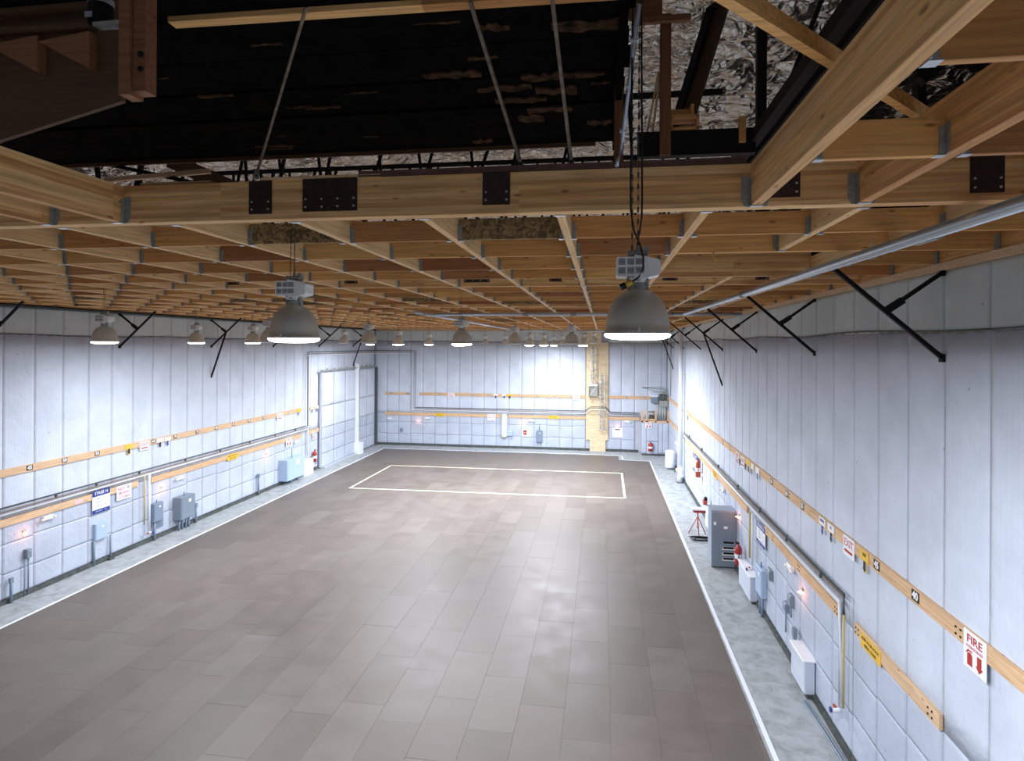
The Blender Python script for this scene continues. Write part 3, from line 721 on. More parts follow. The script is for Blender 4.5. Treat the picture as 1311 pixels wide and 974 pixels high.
# ------------------------------------------------------------------ things on the walls
def ledger(place, s0, s1, z, label, th=.06, ht=.235, bolts=()):
    l, rz = place((s0 + s1) / 2, z, 0)
    o = tag(link('ledger_board', beam_me(abs(s1 - s0), th, ht, 'ledger', .004), None, l, (0, 0, rz)), label, 'board')
    # shift so that its back lies on the wall
    o.location = Vector(l) + Matrix.Rotation(rz, 3, 'Z') @ Vector((0, -th / 2, 0))
    if bolts:
        bm = bmesh.new()
        for b in bolts:
            for dx, dz in ((0, .07), (0, .165), (.11, .07), (.11, .165)): box(bm, (b + dx, -th / 2 - .004, dz), (.03, .012, .025))
        obj('bolt_heads', bm, 'blacksteel', o)
    return o
RY = on_right
ledger(RY, 4.0, 35.4, 4.215, 'upper pine board along the right wall carrying number tiles and signs', bolts=[k for k in (6.4, 7.45, 10.85, 3.5, .2, -3.5)])
ledger(RY, 36.6, 44.4, 4.20, 'short upper pine board on the right wall in the far corner')
ledger(RY, 9.25, 12.12, 2.66, 'lower pine board on the right wall nearest the camera, under the yellow sign', bolts=[-1.36, 1.15])
ledger(RY, 12.78, 18.45, 2.60, 'lower pine board on the right wall beside the white pipe drop', bolts=[-2.0, 0.2, 2.55])
ledger(RY, 20.6, 35.4, 2.58, 'long lower pine board on the right wall behind the grey cabinet')
ledger(RY, 36.6, 44.4, 2.62, 'short lower pine board on the right wall in the far corner')
a = .9816
ledger(on_left, 11.8, 33.9, 4.03, 'upper pine board along the left wall carrying number tiles')
ledger(on_left, 34.95, 36.1, 4.0, 'short upper pine board beside the far left door', ht=.2)
ledger(on_left, 11.8, 21.05, 2.46, 'lower pine board on the near part of the left wall')
ledger(on_left, 21.75, 33.9, 2.43, 'lower pine board on the middle of the left wall')
ledger(on_left, 34.75, 36.1, 2.46, 'short lower pine board above the extinguisher by the far left door')
ledger(on_far, -17.7, -15.55, 4.13, 'short upper pine board at the left of the far wall', ht=.2)
ledger(on_far, -14.8, -1.25, 4.12, 'long upper pine board across the far wall')
ledger(on_far, .52, 3.9, 4.12, 'upper pine board on the far wall right of the ladder column')
ledger(on_far, -17.7, -7.95, 2.46, 'lower pine board on the left half of the far wall')
ledger(on_far, -7.4, -1.25, 2.46, 'lower pine board on the far wall between the cream column and the ladder column')
ledger(on_far, .52, 2.9, 2.48, 'lower pine board on the far wall right of the ladder column')

def wthing(name, label, cat, place, s, z, group=None, off=.0):
    if off in (.05, .06): off = .0
    l, rz = place(s, z, 0); t = thing(name, label, cat, l, rz, group)
    t.location = Vector(l) + Matrix.Rotation(rz, 3, 'Z') @ Vector((0, -off, 0))
    return t
LO = .062                       # front of the ledger boards
def tile(place, s, z, txt, label, group, sz=.145):
    t = wthing('number_tile', label, 'number tile', place, s, z, group, LO)
    boxo('plate', (0, -.003, 0), (sz * 1.5, .006, sz * 1.15), 'black', t)
    letter(txt, sz * 1.15, 'signwhite', t, 0, 0, -.008, bold=.006)
def tiles(place, zs, lst, group, f=lambda s: s):
    for s, txt, lab in lst: tile(place, f(s), zs, txt, lab, group)
rt = ((9.9, '40', 'number tile reading 40 on the upper right board, nearest the FIRE sign'), (11.2, '45', 'number tile reading 45 on the upper right board beside the yellow arrow sign'))
tiles(RY, 4.35, rt, 'number tiles on the right wall')
tiles(RY, 4.34, [(15.1, '55', 'number tile on the upper right board, first beyond the blue arrow sign'), (16.3, '60', 'number tile on the upper right board, second beyond the blue arrow sign'), (17.7, '65', 'number tile on the upper right board, third beyond the blue arrow sign'), (24.6, '85', 'small distant number tile on the upper right board')], 'number tiles on the right wall')
ord_ = ['leftmost', 'second', 'third', 'fourth', 'fifth', 'sixth', 'seventh', 'eighth', 'ninth', 'tenth', 'eleventh']
for i, (y, n) in enumerate(((16.86, '45'), (18.13, '50'), (19.47, '55'), (22.25, '65'), (23.52, '70'), (24.94, '75'), (26.3, '80'), (27.65, '85'), (28.99, '90'), (30.36, '95'), (32.95, '105'))):
    tile(on_left, y * a, 4.16, n, 'small black number tile on the left wall board, %s from the left' % ord_[i] if i else 'black number tile on the left wall board, the leftmost', 'number tiles on the left wall', .14 if len(n) < 3 else .11)
for i, x in enumerate((-17.15, -15.8, -14.5, -13.1, -10.3, -8.95, -6.4, -5.05, -3.65, -2.3, 1.9, 3.3)):
    tile(on_far, x, 4.25, str(10 + 5 * i), 'tiny number tile on the far wall board, %s from the left' % (ord_ + ['twelfth'])[i], 'number tiles on the far wall', .12)

def arrow(bm, x, z0, z1, wd, y, up=False):
    hw = wd * .5; h = abs(z1 - z0) * .35
    if up: p = [(x - hw * .55, z0), (x + hw * .55, z0), (x + hw * .55, z1 - h), (x + hw, z1 - h), (x, z1), (x - hw, z1 - h), (x - hw * .55, z1 - h)]
    else: p = [(x - hw * .6, z1), (x - hw * .6, z0 + h), (x - hw, z0 + h), (x, z0), (x + hw, z0 + h), (x + hw * .6, z0 + h), (x + hw * .6, z1)]
    prism(bm, p, y - .003, y)
def fire_sign(place, s, z, wd, ht, label, group='fire extinguisher signs'):
    t = wthing('fire_sign', label, 'sign', place, s, z, group, LO)
    boxo('panel', (0, -.006, ht / 2), (wd, .012, ht), 'signwhite', t, bev=.002)
    letter('FIRE', ht * .30, 'red', t, 0, ht * .80, -.014, bold=.002, sx=wd / ht * 1.28)
    letter('EXTINGUISHER', ht * .105, 'pinktext', t, 0, ht * .60, -.014, bold=.001, sx=wd / ht * 1.02)
    bm = bmesh.new(); arrow(bm, wd * .22, ht * .08, ht * .50, wd * .30, -.0135)
    hx = -wd * .2                                            # red extinguisher mark on the left half
    prism(bm, [(hx - .11 * wd, ht * .1), (hx + .11 * wd, ht * .1), (hx + .11 * wd, ht * .38), (hx + .05 * wd, ht * .44), (hx - .05 * wd, ht * .44), (hx - .11 * wd, ht * .38)], -.0165, -.0135)
    prism(bm, [(hx - .17 * wd, ht * .40), (hx - .12 * wd, ht * .40), (hx - .06 * wd, ht * .47), (hx + .1 * wd, ht * .47), (hx + .1 * wd, ht * .51), (hx - .09 * wd, ht * .51)], -.0165, -.0135)
    obj('pictogram', bm, 'red', t)
    return t
fire_sign(RY, 8.42, 3.965, .47, .50, 'white FIRE EXTINGUISHER sign with red arrow on the right wall, nearest the camera')
fire_sign(on_left, 33.0 * a, 2.13, .62, .50, 'white sign with red pictograms on the lower left board above the big blue-grey box')
fire_sign(on_left, 36.1 * a, 2.05, .40, .50, 'small white and red sign above the red extinguisher beside the far left door')
fire_sign(on_far, 3.48, 2.05, .46, .46, 'white sign with red marks on the timber frame in the far right corner').location.y = 44.40
fire_sign(RY, 22.0, 3.98, .42, .42, 'distant white and pink fire sign on the upper right board beyond the exit sign')
fire_sign(RY, 34.8, 3.98, .5, .42, 'tiny red and white sign on the upper right board at the white riser')

def exit_sign(place, s, z, wd, ht, label):
    t = wthing('exit_sign', label, 'sign', place, s, z, 'exit signs on the boards', LO)
    boxo('panel', (0, -.005, ht / 2), (wd, .010, ht), 'signwhite', t, bev=.002)
    letter('EXIT', ht * .52, 'pinktext', t, 0, ht * .66, -.012, bold=.004, sx=wd / ht * .78)
    bm = bmesh.new(); prism(bm, [(-wd * .32, ht * .20), (wd * .34, ht * .20), (wd * .34, ht * .33), (-wd * .32, ht * .33), (-wd * .40, ht * .265)], -.013, -.010); obj('arrow_bar', bm, 'red', t)
exit_sign(RY, 12.38, 4.06, .52, .40, 'white EXIT sign with red bar on the upper right board')
exit_sign(RY, 21.2, 4.0, .5, .38, 'small distant exit sign on the upper right board before the far arrow signs')
exit_sign(on_left, 21.75 * a, 3.88, .50, .36, 'white EXIT sign with red bar on the upper left board')
exit_sign(on_left, 32.0 * a, 3.82, .6, .40, 'small distant white and pink sign on the upper left board')
exit_sign(on_far, -12.1, 3.99, .55, .36, 'pink and white sign on the far wall upper board, left of centre')
exit_sign(on_far, -2.0, 3.95, .55, .36, 'pink and white sign on the far wall upper board next to the ladder column')

def arrow_sign(place, s, z, wd, plate_m, arrow_m, txt, label, ht=.20, edge=None, tm='greytext'):
    """small plate on the board with an arrow hanging below it; z = bottom of the plate"""
    t = wthing('arrow_sign', label, 'sign', place, s, z, 'arrow signs on the boards', LO + .004)
    boxo('panel', (0, -.005, ht / 2), (wd, .010, ht), plate_m, t)
    if txt: letter(txt, ht * .45, tm, t, 0, ht * .6, -.0125, bold=.002, sx=.9)
    bm = bmesh.new(); arrow(bm, 0, -.215, .0, wd * .44, -.004); 
    if edge:
        b2 = bmesh.new(); arrow(b2, 0, -.235, .0, wd * .58, -.001); obj('arrow_edge', b2, edge, t)
    obj('arrow', bm, arrow_m, t)
arrow_sign(RY, 11.67, 4.25, .34, 'yellow', 'black', 'GAS', 'yellow plate with black down arrow on the right wall beside the EXIT sign', .19, 'yellow', 'black')
arrow_sign(RY, 13.28, 4.27, .34, 'signwhite', 'black', 'AIR', 'white plate with black down arrow on the upper right board', .17)
arrow_sign(RY, 13.78, 4.27, .36, 'signwhite', 'blue', 'WATER', 'white plate with blue down arrow on the right wall, beyond the black arrow', .17, None, 'blue')
arrow_sign(RY, 20.4, 4.24, .5, 'yellow', 'black', '', 'distant yellow plate with arrow on the upper right board', .2, 'yellow')
arrow_sign(RY, 19.9, 4.24, .36, 'signwhite', 'greybox', '', 'distant white plate with dark arrow on the upper right board', .18)
arrow_sign(RY, 19.25, 4.24, .42, 'signwhite', 'blue', '', 'distant white plate with blue arrow on the upper right board', .18)
arrow_sign(on_left, 20.95 * a, 4.07, .38, 'yellow', 'black', '', 'yellow plate with black arrow on the upper left board', .17, 'yellow')
arrow_sign(on_left, 22.62 * a, 4.06, .36, 'signwhite', 'black', '', 'white plate with black arrow on the upper left board', .17)
arrow_sign(on_left, 23.05 * a, 4.05, .36, 'signwhite', 'blue', '', 'white plate with blue arrow on the upper left board', .17)
arrow_sign(on_left, 34.15 * a, 4.05, .45, 'yellow', 'greybox', '', 'yellow plate at the far end of the upper left board', .2)
arrow_sign(on_left, 35.9 * a, 4.02, .36, 'signwhite', 'greybox', '', 'tiny white plate with arrow on the short board by the door', .16)
arrow_sign(on_left, 36.5 * a, 4.02, .36, 'signwhite', 'blue', '', 'tiny white plate with blue arrow on the short board by the door', .16)
arrow_sign(on_far, -8.45, 4.2, .34, 'signwhite', 'blue', '', 'white plate with blue arrow on the far wall board', .14)
arrow_sign(on_far, -7.75, 4.2, .34, 'signwhite', 'black', '', 'white plate with black arrow on the far wall board', .14)
arrow_sign(on_far, -7.3, 4.2, .42, 'yellow', 'black', '', 'yellow plate with black arrow on the far wall board', .16)

def yellow_sign(place, s, z, wd, ht, label, text=True):
    t = wthing('yellow_notice', label, 'sign', place, s, z, 'yellow notices on the lower boards', LO)
    boxo('panel', (0, -.006, ht / 2), (wd, .012, ht), 'yellow', t)
    letter('KEEP FOUR FOOT', ht * .30, 'darkwood', t, 0, ht * .70, -.014, bold=.001, sx=min(1.1, wd / ht * .36))
    letter('AISLE CLEAR', ht * .30, 'darkwood', t, 0, ht * .30, -.014, bold=.001, sx=min(1.1, wd / ht * .36))
yellow_sign(RY, 11.42, 2.60, .80, .26, 'yellow notice with brown lettering on the nearest lower right board')
yellow_sign(RY, 26.2, 2.52, .9, .27, 'distant yellow notice on the long lower right board')
yellow_sign(on_left, 27.6 * a, 2.36, .85, .30, 'yellow notice on the lower left board')
yellow_sign(on_far, -13.05, 2.44, .85, .27, 'yellow notice on the left part of the far wall')
yellow_sign(on_far, -3.78, 2.44, .82, .27, 'yellow notice on the far wall left of the ladder column')

def stage_sign(place, s, z, wd, ht, label):
    t = wthing('information_board', label, 'sign', place, s, z, 'blue and white information boards', LO)
    boxo('panel', (0, -.008, ht / 2), (wd, .016, ht), 'signwhite', t)
    boxo('header_band', (0, -.018, ht * .87), (wd, .006, ht * .26), 'blue', t)
    boxo('footer_band', (0, -.018, ht * .08), (wd, .006, ht * .16), 'blue', t)
    letter('STAGE 16', ht * .19, 'signwhite', t, 0, ht * .87, -.023, bold=.003, sx=wd / ht * .95)
    letter('EMERGENCY     DIAL', ht * .075, 'bluebox', t, 0, ht * .08, -.023, bold=.001, sx=wd / ht * .95)
    for k, zz in enumerate((.62, .47, .32)):
        letter(('FIRE        911', 'POLICE      911', 'SAFETY       18')[k], ht * .09, 'greytext', t, 0, ht * zz, -.018, bold=.001, sx=wd / ht)
stage_sign(RY, 18.8, 2.10, .95, .66, 'blue and white information board on the right wall beside the yellow pipe')
stage_sign(RY, 31.3, 1.60, 1.9, .95, 'distant blue and white board on the right wall beside a dark extinguisher')
stage_sign(on_left, 19.65 * a, 1.93, .76, .85, 'blue and white information board on the left wall')
t = wthing('white_notice', 'white notice with blue oval heading low on the far wall beside the corner', 'sign', on_far, 1.22, 1.12, None, .06)
boxo('panel', (0, -.006, .35), (.76, .012, .70), 'signwhite', t); bm = bmesh.new(); prism(bm, [(.26 * math.cos(k * PI / 8), .60 + .045 * math.sin(k * PI / 8)) for k in range(16)], -.016, -.012); obj('heading', bm, 'blue', t)
letter('NO ENTRY', .08, 'greytext', t, 0, .18, -.014)
def smoke_sign(place, s, z, wd, ht, label):
    t = wthing('no_smoking_sign', label, 'sign', place, s, z, 'red lettered notices', LO)
    boxo('panel', (0, -.006, ht / 2), (wd, .012, ht), 'signwhite', t)
    letter('NO', ht * .34, 'pinktext', t, -wd * .22, ht * .76, -.014, bold=.004, sx=1.0)
    letter('SMOKING', ht * .26, 'pinktext', t, 0, ht * .47, -.014, bold=.003, sx=wd / ht * .70)
    letter('NO FUMAR', ht * .22, 'pinktext', t, 0, ht * .17, -.014, bold=.002, sx=wd / ht * .72)
    bm = bmesh.new(); prism(bm, [(wd * .28 + .06 * math.cos(k * PI / 6), ht * .78 + .06 * math.sin(k * PI / 6)) for k in range(12)], -.016, -.012); obj('pictogram', bm, 'greytext', t)
smoke_sign(on_left, 20.72 * a, 2.14, .70, .56, 'white notice with faded red letters on the lower left board')
smoke_sign(on_far, -8.78, 2.18, .66, .50, 'white notice with faint red letters on the far wall beside the cream column')
o = wthing('small_pink_notice', 'small pink label on the lower left board near the blue board', 'sign', on_left, 18.7 * a, 2.50, None, LO); boxo('panel', (0, -.003, .07), (.34, .006, .14), 'pinktext', o)
o.children[0].data.materials[0] = mat('pink_label', (.75, .52, .52), .5)

# pipes that run round the walls
def wallpipe(name, label, pts, r, m, cat='pipe', clamps=()):
    bm = bmesh.new(); tube(bm, pts, r, 8); o = obj(name, bm, m); tag(o, label, cat)
    for c in clamps:
        bm = bmesh.new(); box(bm, c, (.06, .06, .16)); link('pipe_clamp', mesh('pipe_clamp', bm, 'greenpipe'), o)
    return o
xl = XL + .15; yf = YF - .15
lz = 3.085
for k, (nm, r, m, dz, dx, lab) in enumerate((('green_gas_pipe', .026, 'greenpipe', 0, 0, 'dark green pipe'), ('copper_pipe', .02, 'copper', -.12, .02, 'thin brown pipe'), ('white_water_pipe', .03, 'whitepipe', -.22, 0, 'white pipe'))):
    wallpipe(nm, lab + ' running from the left wall over the pipe frame across the far wall', [(xl + dx, 11.8, lz + dz), (xl + dx, 34.5 + dz, lz + dz), (xl + dx, 34.5 + dz, 7.75 + dz), (xl + dx, yf - .02 + dz, 7.75 + dz), (-15.08 + dz, yf - dx, 7.75 + dz), (-15.08 + dz, yf - dx, 3.14 + dz), (-1.35, yf - dx, 3.14 + dz), (-.85, yf - .25, 3.50 + dz), (.3, yf - .25, 3.50 + dz), (.65, yf - dx, 3.08 + dz), (2.9, yf - dx, 3.06 + dz)], r, m,
             clamps=[(xl, y, lz - .07) for y in (15.5, 17.4, 19, 21, 23.6, 26, 28.4, 30.8, 33)] if k == 0 else ())
bm = bmesh.new()
wallpipe('green_gas_pipe', 'dark green pipe along the right wall ending at the near drop', [(XR - .16, 12.36, 2.92), (XR - .16, 12.36, 3.32), (XR - .16, 35.3, 3.14)], .026, 'greenpipe', clamps=[(XR - .16, y, 3.25) for y in (13.6, 16, 18.6, 21.5, 25, 29, 33)])
wallpipe('copper_pipe', 'thin brown pipe below the green one on the right wall', [(XR - .13, 12.44, 3.0), (XR - .13, 12.44, 3.22), (XR - .13, 35.3, 3.05)], .018, 'copper')
wallpipe('white_water_pipe', 'white pipe on the right wall dropping to a tap near the floor', [(XR - .15, 12.56, .95), (XR - .15, 12.56, 3.08), (XR - .15, 35.3, 2.95)], .045, 'whitepipe')
wallpipe('yellow_gas_pipe', 'yellow pipe drop on the right wall below the green pipe', [(XR - .16, 12.36, 1.05), (XR - .16, 12.36, 2.92)], .024, 'cream')
wallpipe('yellow_gas_pipe', 'yellow pipe drop on the right wall behind the blue and white board', [(XR - .16, 19.8, 1.35), (XR - .16, 19.8, 2.85)], .035, 'cream')
wallpipe('white_water_pipe', 'white pipe drop beside the red extinguisher on the right wall', [(XR - .15, 19.5, 1.15), (XR - .15, 19.5, 2.9)], .035, 'whitepipe')
wallpipe('yellow_gas_pipe', 'yellow pipe drop on the left wall left of the white pipe', [(xl, 21.67 * a, .85), (xl, 21.67 * a, 2.98)], .028, 'cream')
wallpipe('white_water_pipe', 'white pipe drop on the left wall with a green valve', [(xl, 21.93 * a, .50), (xl, 21.93 * a, 2.9)], .045, 'whitepipe')
wallpipe('yellow_gas_pipe', 'pale yellow pipe drop at the far left under the pipe frame', [(xl, 35.14 * a, .78), (xl, 35.14 * a, 2.9)], .05, 'creamlt')
wallpipe('white_riser_pipe', 'tall white riser pipe on the far part of the right wall', [(XR - .25, 36.0, .9), (XR - .25, 36.0, 9.3)], .13, 'whitepipe')
wallpipe('grey_conduit', 'thin grey conduit high on the right wall beyond the white riser', [(XR - .12, 42.4, 4.65), (XR - .12, 42.4, 9.0)], .035, 'galv')
wallpipe('grey_conduit', 'grey conduit running beside the pipe frame on the far wall', [(-15.5, yf, 3.0), (-15.5, yf, 7.9)], .02, 'galvl')
# cream duct column on the far wall
t = wthing('cream_duct', 'pale cream vertical duct low on the middle of the far wall', 'duct', on_far, -7.7, .95, None, .06)
boxo('duct_body', (0, -.12, .9), (.42, .22, 1.8), 'creamlt', t); bm = bmesh.new(); prism(bm, [(-.30, 0), (0, -.16), (.16, 0)], -.24, 0); obj('outlet', bm, 'galv', t)
# valve tap assemblies
def tap(place, s, z, label, handle='blue'):
    t = wthing('water_tap', label, 'tap', place, s, z, 'taps at the pipe drops', .15)
    bm = bmesh.new(); tube(bm, [(0, 0, .12), (0, 0, 0), (0, -.16, -.02)], .045, 8); obj('tap_body', bm, 'whitepipe', t)
    bm = bmesh.new(); lathe(bm, [(0, 0), (.055, 0), (.055, .03), (0, .03)], 10); obj('handle', bm, handle, t, (0, -.16, 0), (PI / 2, 0, 0))
    boxo('outlet', (-.12, -.05, 0), (.10, .05, .05), 'orange', t)
tap(RY, 12.56, .88, 'white tap with blue handle at the nearest pipe drop on the right wall')
tap(on_left, 21.93 * a, .45, 'white tap with blue handle on the left wall')
tap(RY, 19.5, 1.08, 'white tap beside the red extinguisher on the right wall')
tap(RY, 36.0, .62, 'white valve at the foot of the tall riser')
tap(on_left, 35.9 * a, .55, 'white tap below the red extinguisher on the left wall')

def pilot(place, s, z, label):
    t = wthing('red_pilot_light', label, 'light', place, s, z, 'red pilot lights on the walls', .06)
    bm = bmesh.new(); box(bm, (0, -.02, .05), (.11, .05, .06)); obj('socket', bm, 'galv', t)
    bm = bmesh.new(); lathe(bm, [(0, -.055), (.035, -.04), (.05, 0), (.035, .03), (0, .035)], 12); obj('bulb', bm, 'glow', t, (0, -.05, -.01))
    bm = bmesh.new(); lathe(bm, [(0, -.02), (.02, 0), (0, .02)], 8); obj('filament', bm, 'glowc', t, (0, -.115, -.01))
    l = bpy.data.lights.new('pilot', 'POINT'); l.energy = 2.5; l.color = (1, .28, .15); l.shadow_soft_size = .04
    o = bpy.data.objects.new('pilot_glow', l); C.objects.link(o); o.parent = t; o.location = (0, -.17, -.01)
for p, s, z, lab in ((on_left, 16.73 * a, 2.06, 'glowing red pilot light on the left wall above the small grey switch'), (on_left, 22.78 * a, 2.04, 'glowing red pilot light on the left wall above the grey boxes'), (on_left, 30.73 * a, 2.02, 'glowing red pilot light on the far part of the left wall'),
    (RY, 15.2, 2.19, 'glowing red pilot light on the right wall nearest the camera'), (RY, 21.9, 2.09, 'glowing red pilot light on the right wall behind the grey cabinet'), (RY, 29.2, 2.0, 'glowing red pilot light on the right wall beside the distant board'), (RY, 39.4, 1.86, 'tiny pilot light on the right wall in the far corner'),
    (on_far, -14.85, 2.05, 'pink pilot light on the left part of the far wall'), (on_far, -6.22, 2.02, 'pink pilot light in the middle of the far wall'), (on_far, 1.2, 1.95, 'pink pilot light above the white notice on the far wall')): pilot(p, s, z, lab)

def ebox(place, s, z, wd, ht, dp, m, label, conduits=((0, .03),), foot=0.0, top=None, switch=None, group=None):
    """electrical enclosure; z = bottom, conduits run down to the floor"""
    t = wthing('electrical_box', label, 'electrical box', place, s, z, group, .05)
    boxo('enclosure', (0, -dp / 2, ht / 2), (wd, dp, ht), m, t, bev=.012)
    boxo('cover', (0, -dp - .006, ht / 2), (wd * .88, .012, ht * .92), m, t, bev=.004)
    boxo('label_plate', (wd * .1, -dp - .014, ht * .78), (wd * .18, .004, wd * .14), 'signwhite', t)
    if switch: boxo('switch_handle', (wd / 2 + .02, -dp * .6, ht * .6), (.04, .05, .16), 'blacksteel', t)
    for x, r in conduits:
        bm = bmesh.new(); tube(bm, [(x, -dp * .5, .02), (x, -dp * .5, foot - z)], r, 8); obj('conduit', bm, 'greybox', t)
    if top:
        bm = bmesh.new(); tube(bm, [(0, -dp * .5, ht), (0, -dp * .5, ht + top)], .025, 8); obj('conduit', bm, 'greybox', t)
    return t
ebox(on_left, 16.8 * a, 1.22, .17, .30, .14, 'cabinet', 'small grey switch box on a thin conduit under the nearest left pilot light', ((.03, .022), (-.10, .014)), .02)
t = wthing('conduit_stub', 'short grey conduit stub standing at the foot of the left wall', 'conduit', on_left, 16.22 * a, 0, None, .12); bm = bmesh.new(); tube(bm, [(0, 0, .0), (0, 0, .75)], .04, 8); obj('stub', bm, 'greybox', t); boxo('stub_cap', (0, 0, .72), (.10, .08, .16), 'cabinet', t)
ebox(on_left, 19.62 * a, .92, .52, .62, .12, 'bluebox', 'pale blue-grey switch box below the blue board on the left wall', ((-.26, .045),), .0)
t = wthing('conduit_riser', 'dark vertical joint with conduit right of the pale blue box on the left wall', 'conduit', on_left, 20.06 * a, 0, None, .09); bm = bmesh.new(); tube(bm, [(0, 0, 0), (0, 0, .95)], .03, 6); obj('conduit', bm, 'greybox', t); boxo('foot', (0, -.02, .04), (.2, .14, .08), 'basedark', t)
o = ebox(on_left, 22.4 * a, .78, .52, .78, .20, 'greybox', 'grey electrical box on the left wall beside the white pipe', ((-.12, .05),), 0, .12)
t = wthing('louvred_panel', 'small louvred grey panel under the grey box on the left wall', 'panel', on_left, 22.6 * a, .42, None, .06)
for k in range(5): boxo('slat', (0, -.03, .04 + k * .075), (.52, .05, .03), 'greybox', t)
ebox(on_left, 23.9 * a, .50, .88, .98, .42, 'cabinet', 'large dark grey electrical cabinet on the left wall', ((-.3, .05), (-.1, .04), (.12, .04), (.3, .05)), 0, .18, True)
t = wthing('conduit_stub', 'grey conduit stub at the foot of the left wall right of the dark cabinet', 'conduit', on_left, 24.8 * a, 0, None, .12); bm = bmesh.new(); tube(bm, [(0, 0, 0), (0, 0, .72)], .05, 8); obj('stub', bm, 'greybox', t); boxo('stub_cap', (0, 0, .8), (.14, .10, .2), 'greybox', t)
t = wthing('conduit_stub', 'dark conduit post at the foot of the left wall before the big pale box', 'conduit', on_left, 29.8 * a, 0, None, .12); bm = bmesh.new(); tube(bm, [(0, 0, 0), (0, 0, 1.0)], .05, 8); obj('stub', bm, 'cabinet', t); boxo('stub_cap', (0, 0, 1.06), (.14, .10, .2), 'cabinet', t)
ebox(on_left, 33.0 * a, .24, 1.95, 1.22, .55, 'bluebox', 'large pale blue electrical cabinet at the far end of the left wall', ((-.1, .1), (.2, .1), (.6, .05)), 0, .55)
t = wthing('white_cabinet', 'low white box beside the large pale blue cabinet', 'cabinet', on_left, 34.85 * a, 0, None, .05); boxo('body', (0, -.2, .48), (1.15, .4, .96), 'whitepipe', t, bev=.01); boxo('lid', (0, -.2, .97), (1.2, .45, .03), 'signwhite', t); boxo('plinth', (0.0, -.2, .02), (1.1, .36, .04), 'basedark', t)
def extinguisher(place, s, z, label, h=.62, r=.085, m='red', off=.08):
    t = wthing('fire_extinguisher', label, 'fire extinguisher', place, s, z, 'fire extinguishers on the walls', off + r)
    bm = bmesh.new(); lathe(bm, [(0, 0), (r, .01), (r, h * .72), (r * .7, h * .82), (r * .3, h * .87), (r * .3, h * .92), (0, h * .92)], 16); obj('cylinder', bm, m, t)
    bm = bmesh.new(); box(bm, (0, -.03, h * .95), (.04, .12, .03)); box(bm, (0, -.04, h), (.035, .13, .015)); obj('handle', bm, 'blacksteel', t)
    bm = bmesh.new(); tube(bm, [(r * .4, 0, h * .9), (r * 1.2, 0, h * .75), (r * 1.15, -.02, h * .25)], .012, 6); obj('hose', bm, 'cable', t)
    bm = bmesh.new(); lathe(bm, [(r + .002, h * .3), (r + .002, h * .5)], 16); obj('label_band', bm, 'signwhite', t)
extinguisher(on_left, 35.95 * a, .62, 'red fire extinguisher on the left wall beside the door', .80, .13)
extinguisher(RY, 21.1, .62, 'red fire extinguisher on the right wall beside the grey cabinet', .80, .12, off=.1)
extinguisher(RY, 29.85, 1.72, 'dark extinguisher high on the right wall beside the distant board', .95, .12, 'orange')
t = wthing('alarm_box', 'small red alarm box on a white backing on the far wall', 'alarm box', on_far, -6.05, 1.1, None, .06); boxo('backing', (.1, -.02, .2), (.75, .04, .62), 'boxwhite', t); boxo('case', (0, -.09, .22), (.24, .10, .34), 'red', t, bev=.01); boxo('handle', (0, -.15, .2), (.12, .02, .05), 'signwhite', t)
ebox(on_far, -7.27, 1.0, .5, .46, .14, 'bluebox', 'pale blue box beside the cream duct on the far wall', ((.15, .02),), .7)
ebox(on_far, -4.9, .58, .48, .92, .2, 'greybox', 'blue-grey electrical box on the far wall left of the ladder column', ((-.12, .03), (.12, .03)), .35, .5)
t = wthing('small_switch', 'small grey switch on the left part of the far wall', 'switch', on_far, -16.3, 1.1, None, .06); boxo('case', (0, -.05, .15), (.2, .1, .3), 'greybox', t); boxo('lever', (.12, -.06, .2), (.04, .04, .12), 'cabinet', t)
def flood(place, s, z, label):
    t = wthing('emergency_light', label, 'emergency light', place, s, z, 'twin head emergency lights', .06)
    boxo('body', (0, -.06, .07), (.34, .11, .14), 'boxwhite', t, bev=.015)
    for sx in (-1, 1):
        bm = bmesh.new(); lathe(bm, [(0, 0), (.035, 0), (.055, .06), (0, .065)], 12); obj('lamp_head', bm, 'boxwhite', t, (sx * .21, -.08, .04), (PI / 2, 0, sx * .5))
for p, s, z, lab in ((on_left, 17.5 * a, 2.27, 'white emergency light under the lower board on the near left wall'), (on_left, 23.8 * a, 2.20, 'white emergency light near the second pilot light on the left wall'), (on_left, 33.9 * a, 2.18, 'white emergency light under the board beside the pipe drop at the far left'),
    (RY, 16.0, 2.42, 'white emergency light under the lower board on the right wall'), (RY, 24.5, 2.35, 'distant white emergency light on the right wall'), (on_far, -17.3, 2.1, 'white emergency light at the left end of the far wall'), (on_far, -14.1, 2.2, 'white emergency light right of the pink pilot light on the far wall'), (on_far, -5.5, 2.2, 'white emergency light in the middle of the far wall'), (on_far, 1.95, 2.3, 'white emergency light near the white notice on the far wall')): flood(p, s, z, lab)
